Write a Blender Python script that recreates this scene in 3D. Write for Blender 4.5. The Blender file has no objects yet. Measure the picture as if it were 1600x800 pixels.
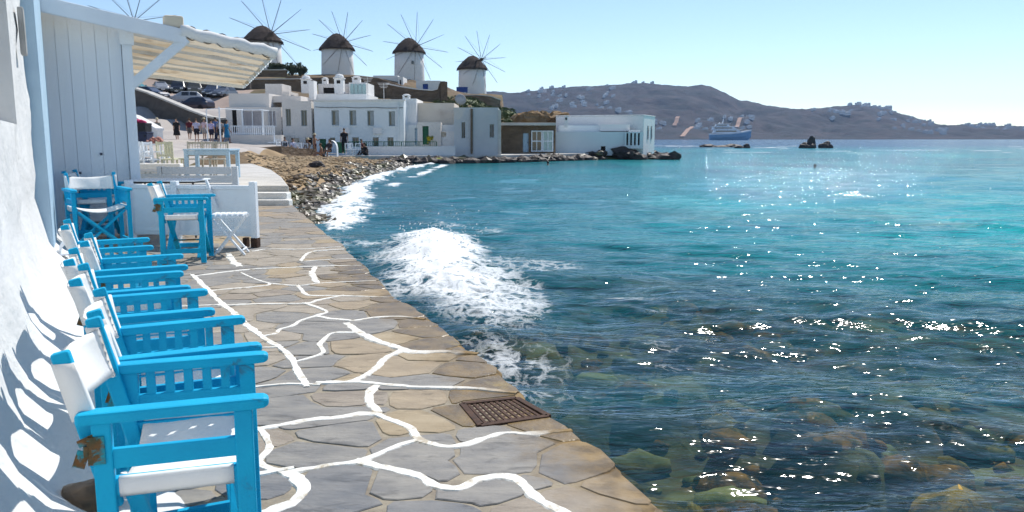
import bpy, bmesh, math, random
import numpy as np
from mathutils import Vector, Matrix, noise as mnoise

random.seed(7)
RNG = np.random.default_rng(7)
S = bpy.context.scene
COL = S.collection

# ------------------------------------------------------------------ camera
F = 1250.0                                  # focal length in photo pixels (1600 wide)
PITCH = math.atan(184.0 / F)                # the camera looks slightly down
CS, SN = math.cos(PITCH), math.sin(PITCH)
EYE = 1.40
SEA = -0.42
cam_d = bpy.data.cameras.new('camera')
cam = bpy.data.objects.new('camera', cam_d)
COL.objects.link(cam)
cam_d.sensor_width = 36.0
cam_d.lens = 36.0 * F / 1600.0
cam_d.clip_start = 0.05
cam_d.clip_end = 20000.0
cam.location = (0, 0, EYE)
cam.rotation_euler = (math.pi / 2 - PITCH, 0, 0)
S.camera = cam

# ------------------------------------------------------------------ light
SUN_AZ = math.radians(29.0)                 # to the right of straight ahead
SUN_EL = math.radians(51.0)
world = bpy.data.worlds.new('World')
S.world = world
world.use_nodes = True
wn = world.node_tree.nodes
wl = world.node_tree.links
sky_n = wn.new('ShaderNodeTexSky')
sky_n.sky_type = 'NISHITA'
sky_n.sun_disc = False
sky_n.sun_elevation = SUN_EL
sky_n.sun_rotation = SUN_AZ
sky_n.altitude = 1200.0
sky_n.air_density = 1.0
sky_n.dust_density = 0.0
sky_n.ozone_density = 2.0
wl.new(sky_n.outputs[0], wn['Background'].inputs[0])
wn['Background'].inputs[1].default_value = 0.105
sun_d = bpy.data.lights.new('sun', 'SUN')
sun_d.energy = 3.7
sun_d.angle = math.radians(0.53)
sun_d.color = (1.0, 0.955, 0.88)
sun = bpy.data.objects.new('sun', sun_d)
COL.objects.link(sun)
sdir = Vector((math.sin(SUN_AZ) * math.cos(SUN_EL), math.cos(SUN_AZ) * math.cos(SUN_EL), math.sin(SUN_EL)))
sun.rotation_euler = (-sdir).to_track_quat('-Z', 'Y').to_euler()
sun.location = (20, 20, 40)
S.view_settings.view_transform = 'Standard'
S.view_settings.look = 'None'
S.view_settings.exposure = 0.50
S.view_settings.gamma = 1.0
S.cycles.max_bounces = 8
S.cycles.transparent_max_bounces = 12
S.cycles.sample_clamp_indirect = 6.0
S.cycles.use_denoising = True
S.cycles.denoiser = 'OPENIMAGEDENOISE'
S.cycles.denoising_input_passes = 'RGB'

# ------------------------------------------------------------------ helpers: where a photo pixel stands in the world
def ray(px, py):
    u = (px - 800.0) / F
    v = (400.0 - py) / F
    return u, CS + v * SN, -SN + v * CS

def G(px, py, z=0.0):
    """point on the horizontal plane z seen at a pixel"""
    x, y, w = ray(px, py)
    t = (z - EYE) / w
    return Vector((x * t, y * t, z))

def W(px, py, Y):
    """point at forward distance Y seen at a pixel"""
    x, y, w = ray(px, py)
    t = Y / y
    return Vector((x * t, Y, EYE + w * t))

# ------------------------------------------------------------------ materials
def ramp_mix(nt, fac, a, b):
    m = nt.nodes.new('ShaderNodeMix')
    m.data_type = 'RGBA'
    nt.links.new(fac, m.inputs['Factor'])
    for k, c in ((6, a), (7, b)):
        if isinstance(c, tuple):
            m.inputs[k].default_value = (*c[:3], 1)
        else:
            nt.links.new(c, m.inputs[k])
    return m.outputs[2]

def noise_fac(nt, scale, detail=4.0, lo=0.35, hi=0.65, vec=None, rough=0.55, distort=0.0):
    tc = nt.nodes.new('ShaderNodeTexCoord')
    n = nt.nodes.new('ShaderNodeTexNoise')
    n.inputs['Scale'].default_value = scale
    n.inputs['Detail'].default_value = detail
    n.inputs['Roughness'].default_value = rough
    n.inputs['Distortion'].default_value = distort
    if vec is not None:
        mp = nt.nodes.new('ShaderNodeMapping')
        mp.inputs['Scale'].default_value = vec
        nt.links.new(tc.outputs['Object'], mp.inputs['Vector'])
        nt.links.new(mp.outputs[0], n.inputs['Vector'])
    else:
        nt.links.new(tc.outputs['Object'], n.inputs['Vector'])
    r = nt.nodes.new('ShaderNodeMapRange')
    r.inputs['From Min'].default_value = lo
    r.inputs['From Max'].default_value = hi
    nt.links.new(n.outputs['Fac'], r.inputs['Value'])
    return r.outputs[0], n.outputs['Fac']

def M(name, col, col2=None, scale=3.0, rough=0.75, bump=0.0, bscale=None, stain=None, sscale=1.2, slo=0.55, shi=0.75,
      vec=None, metal=0.0, spec=0.3, bdist=0.02):
    m = bpy.data.materials.new(name)
    m.use_nodes = True
    nt = m.node_tree
    b = nt.nodes['Principled BSDF']
    b.inputs['Roughness'].default_value = rough
    b.inputs['Metallic'].default_value = metal
    b.inputs['Specular IOR Level'].default_value = spec
    if col2 is None:
        col2 = tuple(c * 0.86 for c in col)
    f, _ = noise_fac(nt, scale, 5.0, vec=vec)
    c = ramp_mix(nt, f, col, col2)
    if stain is not None:
        f2, _ = noise_fac(nt, sscale, 7.0, slo, shi, rough=0.65, distort=0.6, vec=vec)
        c = ramp_mix(nt, f2, c, stain)
    nt.links.new(c, b.inputs['Base Color'])
    if bump > 0:
        _, raw = noise_fac(nt, bscale or scale * 4, 6.0, vec=vec)
        bp = nt.nodes.new('ShaderNodeBump')
        bp.inputs['Strength'].default_value = bump
        bp.inputs['Distance'].default_value = bdist
        nt.links.new(raw, bp.inputs['Height'])
        nt.links.new(bp.outputs[0], b.inputs['Normal'])
    return m

def glass_mat(name, col, rough=0.08):
    m = bpy.data.materials.new(name)
    m.use_nodes = True
    b = m.node_tree.nodes['Principled BSDF']
    b.inputs['Base Color'].default_value = (*col, 1)
    b.inputs['Roughness'].default_value = rough
    b.inputs['Specular IOR Level'].default_value = 0.6
    return m

MAT = {}
def mats():
    A = MAT
    A['plaster'] = M('white_plaster', (0.67, 0.675, 0.67), (0.60, 0.61, 0.615), 2.2, 0.85, 0.55, 14, stain=(0.55, 0.56, 0.56), slo=0.62, shi=0.85, bdist=0.03)
    A['limewash'] = M('limewashed_cement', (0.78, 0.77, 0.74), (0.62, 0.61, 0.58), 3.0, 0.9, 0.6, 18, stain=(0.42, 0.41, 0.39), sscale=2.2, slo=0.56, shi=0.72, bdist=0.02)
    A['whitewood'] = M('white_painted_wood', (0.82, 0.86, 0.90), (0.73, 0.78, 0.83), 2.5, 0.6, 0.35, 30, stain=(0.48, 0.55, 0.62), sscale=2.0, slo=0.62, shi=0.85, vec=(1, 1, 0.12), bdist=0.006)
    A['paleblue'] = M('pale_blue_paint', (0.42, 0.58, 0.70), (0.36, 0.50, 0.62), 3.0, 0.55, 0.2, 20, bdist=0.005)
    A['blue'] = M('bright_blue_paint', (0.0, 0.38, 0.62), (0.0, 0.32, 0.56), 6.0, 0.55, 0.25, 40, stain=(0.03, 0.15, 0.24), sscale=11.0, slo=0.66, shi=0.74, spec=0.22, bdist=0.003)
    A['canvas'] = M('white_canvas', (0.80, 0.80, 0.78), (0.72, 0.72, 0.71), 5.0, 0.9, 0.25, 120, bdist=0.002)
    A['rust'] = M('rusty_iron', (0.16, 0.075, 0.025), (0.05, 0.06, 0.035), 40.0, 0.8, 0.5, 90, stain=(0.02, 0.24, 0.30), sscale=22, slo=0.47, shi=0.55, bdist=0.004)
    A['grate'] = M('rusted_grate_iron', (0.045, 0.025, 0.018), (0.085, 0.045, 0.028), 25.0, 0.75, 0.5, 80, metal=0.3, bdist=0.004)
    A['grout'] = M('grey_mortar', (0.33, 0.29, 0.22), (0.22, 0.19, 0.15), 8.0, 0.9, 0.6, 40, bdist=0.01)
    A['jointpaint'] = M('white_joint_paint', (0.80, 0.79, 0.74), (0.72, 0.70, 0.64), 7.0, 0.85, 0.5, 35, stain=(0.44, 0.38, 0.29), sscale=13.0, slo=0.53, shi=0.66, bdist=0.006)
    stones = [((0.27, 0.255, 0.23), (0.185, 0.18, 0.175)), ((0.32, 0.275, 0.22), (0.225, 0.19, 0.155)), ((0.36, 0.29, 0.20), (0.27, 0.215, 0.15)),
              ((0.37, 0.30, 0.20), (0.29, 0.225, 0.14)), ((0.215, 0.21, 0.205), (0.14, 0.145, 0.155)), ((0.36, 0.315, 0.255), (0.26, 0.225, 0.18))]
    for i, (c, c2) in enumerate(stones):
        A['stone%d' % i] = M(('grey_slate', 'brown_grey_slate', 'buff_slate', 'ochre_slate', 'dark_slate', 'pale_slate')[i], c, c2, 5.0, 0.72, 0.8, 22,
                             stain=tuple(k * 0.58 for k in c2), sscale=6.0, slo=0.55, shi=0.70, vec=(0.8, 2.0, 1), spec=0.35, bdist=0.008)
    A['wetstone'] = M('wet_algae_stone', (0.25, 0.165, 0.06), (0.13, 0.088, 0.038), 5.0, 0.35, 0.6, 18, stain=(0.30, 0.21, 0.06), sscale=3.5, slo=0.56, shi=0.72, spec=0.5, bdist=0.012)
    A['concrete'] = M('pale_concrete', (0.58, 0.56, 0.52), (0.47, 0.45, 0.41), 1.5, 0.9, 0.4, 8, stain=(0.26, 0.24, 0.21), sscale=1.0, slo=0.58, shi=0.8)
    A['sand'] = M('coarse_tan_sand', (0.38, 0.27, 0.155), (0.26, 0.185, 0.105), 1.2, 0.95, 0.7, 9, stain=(0.20, 0.15, 0.09), sscale=0.8)
    A['street'] = M('pale_street_paving', (0.48, 0.44, 0.40), (0.40, 0.36, 0.33), 0.4, 0.9, 0.3, 3)
    A['asphalt'] = M('sun_bleached_asphalt', (0.30, 0.27, 0.26), (0.24, 0.22, 0.21), 0.3, 0.9, 0.2, 3)
    A['dust'] = M('dusty_pink_gravel', (0.46, 0.36, 0.30), (0.38, 0.29, 0.24), 0.4, 0.95, 0.2, 3)
    A['pebble'] = M('tan_beach_stone', (0.42, 0.31, 0.18), (0.26, 0.185, 0.105), 1.0, 0.85, 0.4, 9, stain=(0.50, 0.43, 0.33), sscale=0.9)  # dry stones, tan in their own colour
    A['wetrock'] = M('dark_wet_rock', (0.115, 0.085, 0.05), (0.05, 0.042, 0.032), 1.2, 0.45, 0.6, 5, stain=(0.10, 0.10, 0.025), sscale=0.6, slo=0.5, shi=0.68, spec=0.5)
    A['blackrock'] = M('black_sea_rock', (0.06, 0.045, 0.04), (0.03, 0.025, 0.024), 1.0, 0.6, 0.8, 3, stain=(0.12, 0.075, 0.05), bdist=0.15)
    A['algae'] = M('yellow_green_algae', (0.28, 0.30, 0.02), (0.14, 0.18, 0.02), 3, 0.7, 0.5, 8)
    A['drystone'] = M('brown_dry_stone', (0.215, 0.155, 0.105), (0.12, 0.088, 0.062), 1.1, 0.95, 0.8, 2.2, stain=(0.30, 0.235, 0.17), sscale=2.0, slo=0.55, shi=0.7, vec=(1, 1, 2.4), bdist=0.2)
    A['darkstone'] = M('dark_ramp_stone', (0.115, 0.10, 0.088), (0.075, 0.066, 0.06), 1.0, 0.95, 0.8, 2.2, stain=(0.18, 0.16, 0.14), sscale=2.0, vec=(1, 1, 2.4), bdist=0.15)
    A['dry'] = M('dry_grassland', (0.20, 0.14, 0.08), (0.125, 0.09, 0.055), 0.10, 0.95, 0.9, 1.0, stain=(0.085, 0.095, 0.035), sscale=0.12, slo=0.52, shi=0.64, bdist=0.4)
    A['hill'] = M('far_scrub_hill', (0.046, 0.033, 0.033), (0.010, 0.012, 0.017), 0.016, 0.95, 0.9, 0.03, stain=(0.008, 0.013, 0.014), sscale=0.02, slo=0.48, shi=0.60, bdist=8.0)
    A['facade'] = M('pale_blue_grey_render', (0.74, 0.79, 0.81), (0.67, 0.72, 0.74), 0.25, 0.9, 0.3, 3, stain=(0.46, 0.51, 0.53), sscale=0.35, slo=0.58, shi=0.8)
    A['warmwhite'] = M('warm_white_render', (0.72, 0.68, 0.64), (0.64, 0.60, 0.56), 0.3, 0.9, 0.3, 3, stain=(0.50, 0.46, 0.43), sscale=0.5, slo=0.58, shi=0.8)
    A['cream'] = M('cream_weathered_render', (0.70, 0.63, 0.53), (0.62, 0.54, 0.44), 0.4, 0.9, 0.3, 3, stain=(0.48, 0.40, 0.33), sscale=0.5, slo=0.56, shi=0.75)
    A['greywall'] = M('flaking_grey_render', (0.55, 0.56, 0.57), (0.48, 0.48, 0.49), 0.4, 0.9, 0.4, 3, stain=(0.62, 0.58, 0.54), sscale=0.45, slo=0.55, shi=0.62)
    A['white'] = M('clean_white_render', (0.80, 0.79, 0.77), (0.74, 0.73, 0.72), 0.3, 0.9, 0.2, 3, stain=(0.62, 0.60, 0.57), sscale=0.4, slo=0.60, shi=0.8)
    A['shutter'] = M('grey_window_paint', (0.36, 0.40, 0.41), (0.30, 0.34, 0.35), 2, 0.6)
    A['green'] = M('dark_green_paint', (0.012, 0.115, 0.055), (0.008, 0.085, 0.04), 3, 0.5)
    A['navydoor'] = M('cobalt_blue_paint', (0.02, 0.07, 0.30), (0.015, 0.05, 0.24), 3, 0.5)
    A['pane'] = glass_mat('dark_window_glass', (0.045, 0.05, 0.055))
    A['tealpane'] = glass_mat('pale_teal_glass', (0.30, 0.45, 0.46), 0.15)
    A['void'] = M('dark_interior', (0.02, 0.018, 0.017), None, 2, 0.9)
    A['curtain'] = M('pale_curtain', (0.42, 0.40, 0.41), (0.30, 0.29, 0.31), 2.5, 0.9, vec=(3, 1, 0.2))
    A['thatch'] = M('weathered_thatch', (0.075, 0.052, 0.042), (0.038, 0.028, 0.024), 2.0, 0.95, 1.0, 6, stain=(0.10, 0.075, 0.06), vec=(1, 1, 0.35), bdist=0.2)
    A['millwood'] = M('old_grey_timber', (0.11, 0.085, 0.07), (0.08, 0.06, 0.05), 2, 0.85)
    A['leaf'] = M('grey_green_leaf', (0.075, 0.095, 0.045), (0.04, 0.055, 0.025), 0.9, 0.7)
    A['leafg'] = M('fresh_green_leaf', (0.10, 0.125, 0.03), (0.055, 0.08, 0.02), 0.5, 0.7)
    A['straw'] = M('dry_straw_thatch', (0.34, 0.23, 0.12), (0.22, 0.14, 0.075), 0.9, 0.95, 1.0, 3, stain=(0.12, 0.08, 0.05), sscale=1.2, bdist=0.25)
    A['wicker'] = M('pale_wicker', (0.60, 0.54, 0.44), (0.48, 0.42, 0.33), 8, 0.8)
    A['yellow'] = M('faded_yellow_paint', (0.66, 0.64, 0.46), (0.58, 0.56, 0.40), 5, 0.7)
    A['tarp'] = M('sun_aged_cream_canvas', (0.74, 0.66, 0.52), (0.62, 0.52, 0.38), 0.9, 0.9, 0.4, 6, stain=(0.40, 0.30, 0.20), sscale=1.5, slo=0.58, shi=0.72, vec=(0.5, 1.6, 1))
    A['rope'] = M('dark_rope', (0.06, 0.055, 0.05), None, 20, 0.9)
    A['tyre'] = M('black_rubber', (0.02, 0.02, 0.02), None, 10, 0.8)
    A['rim'] = M('alloy_wheel', (0.45, 0.46, 0.48), None, 5, 0.35, metal=0.8)
    A['headlamp'] = glass_mat('headlamp_glass', (0.7, 0.72, 0.74), 0.1)
    A['taillamp'] = glass_mat('red_lamp_glass', (0.35, 0.02, 0.02), 0.15)
    A['brownstone'] = M('brown_banded_stone', (0.12, 0.075, 0.04), (0.05, 0.035, 0.022), 14, 0.5, 0.5, 30, stain=(0.24, 0.17, 0.09), sscale=9, vec=(1, 1, 3), spec=0.5)
    A['black'] = M('black_plastic', (0.015, 0.016, 0.02), None, 4, 0.5)
    A['navy'] = M('navy_plastic', (0.02, 0.03, 0.07), None, 4, 0.5)
    A['pink'] = M('pink_fabric', (0.60, 0.06, 0.16), (0.48, 0.04, 0.12), 4, 0.8)
    A['redbrown'] = M('terracotta_cloth', (0.42, 0.13, 0.08), (0.50, 0.30, 0.24), 5, 0.8)
    A['coolbox'] = M('blue_plastic', (0.02, 0.20, 0.48), None, 4, 0.5)
    A['yacht'] = M('yacht_white_gelcoat', (0.85, 0.86, 0.87), None, 0.1, 0.35)
    A['yachtblue'] = M('yacht_blue_hull', (0.13, 0.30, 0.46), (0.11, 0.26, 0.42), 0.1, 0.35)
    A['sat'] = M('satellite_grey', (0.55, 0.52, 0.50), None, 2, 0.6)
mats()

def paint(name, col, rough=0.3):
    m = bpy.data.materials.new(name)
    m.use_nodes = True
    b = m.node_tree.nodes['Principled BSDF']
    b.inputs['Base Color'].default_value = (*col, 1)
    b.inputs['Roughness'].default_value = rough
    b.inputs['Coat Weight'].default_value = 0.5
    b.inputs['Coat Roughness'].default_value = 0.08
    return m

def cloth(name, col):
    return M(name, col, tuple(c * 0.75 for c in col), 6, 0.9)

# ------------------------------------------------------------------ mesh builder
class MB:
    def __init__(self):
        self.v, self.f, self.m = [], [], []
    def add(self, vs, fs, mi=0):
        o = len(self.v)
        self.v += [tuple(p) for p in vs]
        self.f += [tuple(i + o for i in f) for f in fs]
        self.m += [mi] * len(fs)
        return self
    def box(self, c, s, rot=None, mi=0, taper=1.0):
        cx, cy, cz = c
        hx, hy, hz = s[0] / 2, s[1] / 2, s[2] / 2
        vs = []
        for z, k in ((-hz, 1.0), (hz, taper)):
            for x, y in ((-hx, -hy), (hx, -hy), (hx, hy), (-hx, hy)):
                p = Vector((x * k, y * k, z))
                if rot is not None:
                    p = rot @ p
                vs.append((p.x + cx, p.y + cy, p.z + cz))
        return self.add(vs, [(3, 2, 1, 0), (4, 5, 6, 7), (0, 1, 5, 4), (1, 2, 6, 5), (2, 3, 7, 6), (3, 0, 4, 7)], mi)
    def bar(self, a, b, w, h, up=(0, 0, 1), mi=0):
        """a straight bar of rectangular section from a to b"""
        a, b = Vector(a), Vector(b)
        d = (b - a).normalized()
        u = Vector(up)
        s = d.cross(u)
        if s.length < 1e-4:
            s = d.cross(Vector((0, 1, 0)))
        s.normalize()
        n = s.cross(d).normalized()
        vs = []
        for p in (a, b):
            for i, j in ((-1, -1), (1, -1), (1, 1), (-1, 1)):
                vs.append(p + s * (w / 2 * i) + n * (h / 2 * j))
        return self.add(vs, [(0, 1, 2, 3), (7, 6, 5, 4), (0, 4, 5, 1), (1, 5, 6, 2), (2, 6, 7, 3), (3, 7, 4, 0)], mi)
    def tube(self, pts, rad, n=8, mi=0, cap=True):
        pts = [Vector(p) for p in pts]
        if not hasattr(rad, '__len__'):
            rad = [rad] * len(pts)
        vs, fs = [], []
        prev = None
        for i, p in enumerate(pts):
            d = (pts[min(i + 1, len(pts) - 1)] - pts[max(i - 1, 0)])
            if d.length < 1e-9:
                d = Vector((0, 0, 1))
            d.normalize()
            if prev is None:
                a = d.cross(Vector((0, 0, 1)))
                if a.length < 1e-3:
                    a = d.cross(Vector((1, 0, 0)))
            else:
                a = prev - d * prev.dot(d)
            a.normalize()
            prev = a
            b = d.cross(a)
            for k in range(n):
                t = 2 * math.pi * k / n
                vs.append(p + (a * math.cos(t) + b * math.sin(t)) * rad[i])
        for i in range(len(pts) - 1):
            for k in range(n):
                k2 = (k + 1) % n
                fs.append((i * n + k, i * n + k2, (i + 1) * n + k2, (i + 1) * n + k))
        if cap:
            fs.append(tuple(range(n - 1, -1, -1)))
            fs.append(tuple((len(pts) - 1) * n + k for k in range(n)))
        return self.add(vs, fs, mi)
    def lathe(self, prof, n=24, c=(0, 0, 0), mi=0, wob=0.0):
        vs, fs = [], []
        for r, z in prof:
            for k in range(n):
                t = 2 * math.pi * k / n
                rr = r * (1 + wob * (random.random() - 0.5))
                vs.append((c[0] + rr * math.cos(t), c[1] + rr * math.sin(t), c[2] + z + wob * r * (random.random() - 0.5)))
        for i in range(len(prof) - 1):
            for k in range(n):
                k2 = (k + 1) % n
                fs.append((i * n + k, i * n + k2, (i + 1) * n + k2, (i + 1) * n + k))
        fs.append(tuple(range(n - 1, -1, -1)))
        fs.append(tuple((len(prof) - 1) * n + k for k in range(n)))
        return self.add(vs, fs, mi)
    def loft(self, secs, mi=0, cap=True, closed=True):
        n = len(secs[0])
        vs = [p for s in secs for p in s]
        fs = []
        for i in range(len(secs) - 1):
            for k in range(n if closed else n - 1):
                k2 = (k + 1) % n
                fs.append((i * n + k, i * n + k2, (i + 1) * n + k2, (i + 1) * n + k))
        if cap:
            fs.append(tuple(range(n - 1, -1, -1)))
            fs.append(tuple((len(secs) - 1) * n + k for k in range(n)))
        return self.add(vs, fs, mi)
    def rock(self, c, s, seed=0, sub=1, rough=0.35, mi=0):
        vs, fs = ICO[sub]
        out = []
        off = Vector((seed * 3.17, seed * 1.31, seed * 2.71))
        for p in vs:
            k = 1.0 + rough * 1.6 * mnoise.noise(Vector(p) * 1.3 + off) + rough * 0.7 * mnoise.noise(Vector(p) * 3.1 + off)
            out.append((c[0] + p[0] * s[0] * k, c[1] + p[1] * s[1] * k, c[2] + p[2] * s[2] * k))
        return self.add(out, fs, mi)
    def mesh(self, name, mat, smooth=False):
        me = bpy.data.meshes.new(name)
        me.from_pydata(self.v, [], self.f)
        for m in (mat if isinstance(mat, (list, tuple)) else [mat]):
            me.materials.append(MAT[m] if isinstance(m, str) else m)
        if any(self.m):
            me.polygons.foreach_set('material_index', self.m)
        if smooth:
            me.polygons.foreach_set('use_smooth', [True] * len(me.polygons))
        me.update()
        bm = bmesh.new()
        bm.from_mesh(me)
        bmesh.ops.recalc_face_normals(bm, faces=bm.faces)
        bm.to_mesh(me)
        bm.free()
        return me
    def obj(self, name, mat, parent=None, smooth=False, bevel=0.0, label=None, seg=2):
        o = bpy.data.objects.new(name, self.mesh(name, mat, smooth))
        COL.objects.link(o)
        if parent is not None:
            o.parent = parent
        if bevel > 0:
            b = o.modifiers.new('bevel', 'BEVEL')
            b.width = bevel
            b.segments = seg
            b.limit_method = 'ANGLE'
            b.angle_limit = math.radians(35)
        if label:
            o['label'] = label
        return o

def make_ico(sub):
    bm = bmesh.new()
    bmesh.ops.create_icosphere(bm, subdivisions=sub, radius=1.0)
    bm.verts.ensure_lookup_table()
    r = [tuple(v.co) for v in bm.verts], [tuple(v.index for v in f.verts) for f in bm.faces]
    bm.free()
    return r
ICO = {k: make_ico(k) for k in (1, 2, 3, 4)}

def tag(o, label, cat, group=None):
    o['label'] = label
    o['category'] = cat
    if group:
        o['group'] = group
    return o

def structure(o):
    o['kind'] = 'structure'
    return o

def stuff(o):
    o['kind'] = 'stuff'
    return o

def thing(name, label, cat, loc=(0, 0, 0), rz=0.0, group=None):
    o = bpy.data.objects.new(name, None)
    o.empty_display_size = 0.2
    COL.objects.link(o)
    o.location = loc
    o.rotation_euler = (0, 0, rz)
    return tag(o, label, cat, group)

def kids(o):
    return [c for c in bpy.data.objects if c.parent == o]

def dup(root, loc, rz, label, group=None, mat_swap=None):
    """a copy of a thing with copies of its parts and sub-parts"""
    r = root.copy()
    COL.objects.link(r)
    r.location = loc
    r.rotation_euler = (0, 0, rz)
    r['label'] = label
    if group:
        r['group'] = group
    def rec(src, dst):
        for ch in kids(src):
            c = ch.copy()
            COL.objects.link(c)
            c.parent = dst
            if mat_swap and ch.data and ch.data.materials and ch.data.materials[0] in mat_swap:
                c.material_slots[0].link = 'OBJECT'
                c.material_slots[0].material = mat_swap[ch.data.materials[0]]
            rec(ch, c)
    rec(root, r)
    return r

# numpy value noise ------------------------------------------------------------
_tab = RNG.random((256, 256))
def vnoise(x, y):
    xi = np.floor(x).astype(int)
    yi = np.floor(y).astype(int)
    fx, fy = x - xi, y - yi
    fx = fx * fx * fx * (fx * (fx * 6 - 15) + 10)
    fy = fy * fy * fy * (fy * (fy * 6 - 15) + 10)
    a = _tab[xi & 255, yi & 255]
    b = _tab[(xi + 1) & 255, yi & 255]
    c = _tab[xi & 255, (yi + 1) & 255]
    d = _tab[(xi + 1) & 255, (yi + 1) & 255]
    return (a * (1 - fx) + b * fx) * (1 - fy) + (c * (1 - fx) + d * fx) * fy
def fbm(x, y, oct=5, gain=0.5):
    s, a, t = 0, 1.0, 0
    for i in range(oct):
        s = s + a * vnoise(x * 2 ** i + 17.3 * i, y * 2 ** i + 9.1 * i)
        t += a
        a *= gain
    return s / t
def sstep(a, b, x):
    t = np.clip((x - a) / (b - a), 0, 1)
    return t * t * (3 - 2 * t)

def grid_obj(name, X, Y, Z, mat, attrs=None, smooth=True, keep=None, midx=None):
    """a sheet from 2-D coordinate arrays"""
    nr, nc = X.shape
    co = np.stack([X, Y, Z], -1).reshape(-1, 3)
    idx = np.arange(nr * nc).reshape(nr, nc)
    q = np.stack([idx[:-1, :-1], idx[:-1, 1:], idx[1:, 1:], idx[1:, :-1]], -1).reshape(-1, 4)
    if keep is not None:
        q = q[keep.reshape(-1)]
    me = bpy.data.meshes.new(name)
    me.vertices.add(len(co))
    me.vertices.foreach_set('co', co.ravel().astype(np.float32))
    me.loops.add(len(q) * 4)
    me.polygons.add(len(q))
    me.loops.foreach_set('vertex_index', q.ravel().astype(np.int32))
    me.polygons.foreach_set('loop_start', (np.arange(len(q)) * 4).astype(np.int32))
    me.polygons.foreach_set('use_smooth', np.full(len(q), smooth))
    for m in (mat if isinstance(mat, (list, tuple)) else [mat]):
        me.materials.append(MAT[m] if isinstance(m, str) else m)
    if midx is not None:
        mi = midx.reshape(-1)
        if keep is not None:
            mi = mi[keep.reshape(-1)]
        me.polygons.foreach_set('material_index', mi.astype(np.int32))
    me.update(calc_edges=True)
    for k, v in (attrs or {}).items():
        if v.ndim == 3:
            a = me.attributes.new(k, 'FLOAT_COLOR', 'POINT')
            c4 = np.concatenate([v.reshape(-1, 3), np.ones((len(co), 1))], 1)
            a.data.foreach_set('color', c4.ravel().astype(np.float32))
        else:
            a = me.attributes.new(k, 'FLOAT', 'POINT')
            a.data.foreach_set('value', v.ravel().astype(np.float32))
    o = bpy.data.objects.new(name, me)
    COL.objects.link(o)
    return o
# ================================================================== SEA AND SEABED
QUAY = [G(*p) for p in ((1060, 800), (1002, 748), (985, 736), (946, 702), (916, 672), (868, 645), (826, 616), (796, 592), (760, 554), (721, 530), (667, 493), (622, 464), (599, 440), (559, 401), (517, 367), (482, 340), (455, 318))]
QUAY = [QUAY[0] + (QUAY[0] - QUAY[1]) * 2.2] + QUAY
QX = np.array([p.x for p in QUAY]); QY = np.array([p.y for p in QUAY])
def quay_x(y):
    return np.interp(y, QY, QX)
SHORE = [G(455, 322, SEA), G(488, 343, SEA), G(505, 322, SEA), G(535, 292, SEA), G(575, 276, SEA), G(610, 266, SEA), G(650, 258, SEA), G(700, 253.5, SEA)]

def seabed_h(x, y):
    d = x - quay_x(y)
    z = -0.80 - 0.035 * np.clip(d, 0, 30) - 0.10 * sstep(0, 14, y)
    n = fbm(x * 0.9 + 3, y * 0.9 + 8, 3)
    n2 = fbm(x * 2.3, y * 2.3 + 4, 3)
    return z + 0.55 * (sstep(0.42, 0.72, n) - 0.35) * 0.7 + 0.22 * (n2 - 0.5)

def seabed():
    X, Y = np.meshgrid(np.linspace(-7, 18, 260), np.linspace(0.8, 26, 260))
    Z = seabed_h(X, Y)
    m = bpy.data.materials.new('mottled_seabed')
    m.use_nodes = True
    nt = m.node_tree
    b = nt.nodes['Principled BSDF']
    b.inputs['Roughness'].default_value = 0.9
    f1, _ = noise_fac(nt, 0.9, 5, 0.40, 0.62, distort=0.8)
    f2, _ = noise_fac(nt, 2.2, 5, 0.52, 0.66, distort=0.5)
    f3, _ = noise_fac(nt, 1.3, 4, 0.58, 0.70)
    c = ramp_mix(nt, f1, (0.020, 0.024, 0.020), (0.19, 0.17, 0.07))
    c = ramp_mix(nt, f2, c, (0.17, 0.080, 0.025))
    c = ramp_mix(nt, f3, c, (0.26, 0.26, 0.15))
    nt.links.new(c, b.inputs['Base Color'])
    structure(grid_obj('seabed', X, Y, Z, m))
seabed()

WAVES = []
for lam, amp, n in ((5.5, 0.052, 4), (3.2, 0.036, 6), (1.9, 0.023, 8), (1.15, 0.0145, 9), (0.7, 0.0085, 9), (0.42, 0.0046, 9), (0.26, 0.0026, 8)):
    for i in range(n):
        a = math.radians(262 + RNG.normal(0, 27))     # travelling shoreward, crests nearly across the view
        l = lam * (0.75 + 0.5 * RNG.random())
        WAVES.append((l, amp * (0.6 + 0.8 * RNG.random()) / math.sqrt(n) * (0.62 if lam > 3 else 0.80 if lam > 1.5 else 1.0), math.cos(a), math.sin(a), RNG.random() * 6.28))

BREAK = np.array([(p.x, p.y) for p in (G(590, 410, SEA), G(618, 386, SEA), G(650, 368, SEA), G(690, 358, SEA), G(728, 380, SEA), G(775, 425, SEA), G(845, 470, SEA),
                                       G(862, 512, SEA), G(825, 540, SEA), G(800, 585, SEA), G(740, 556, SEA), G(668, 505, SEA), G(600, 450, SEA))])
WASH = np.array([(p.x, p.y) for p in (G(500, 352, SEA), G(512, 318, SEA), G(540, 290, SEA), G(580, 274, SEA), G(630, 262, SEA), G(660, 257, SEA), G(690, 254, SEA), G(660, 261, SEA),
                                      G(622, 269, SEA), G(584, 286, SEA), G(572, 312, SEA), G(562, 345, SEA), G(536, 358, SEA))])

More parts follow.
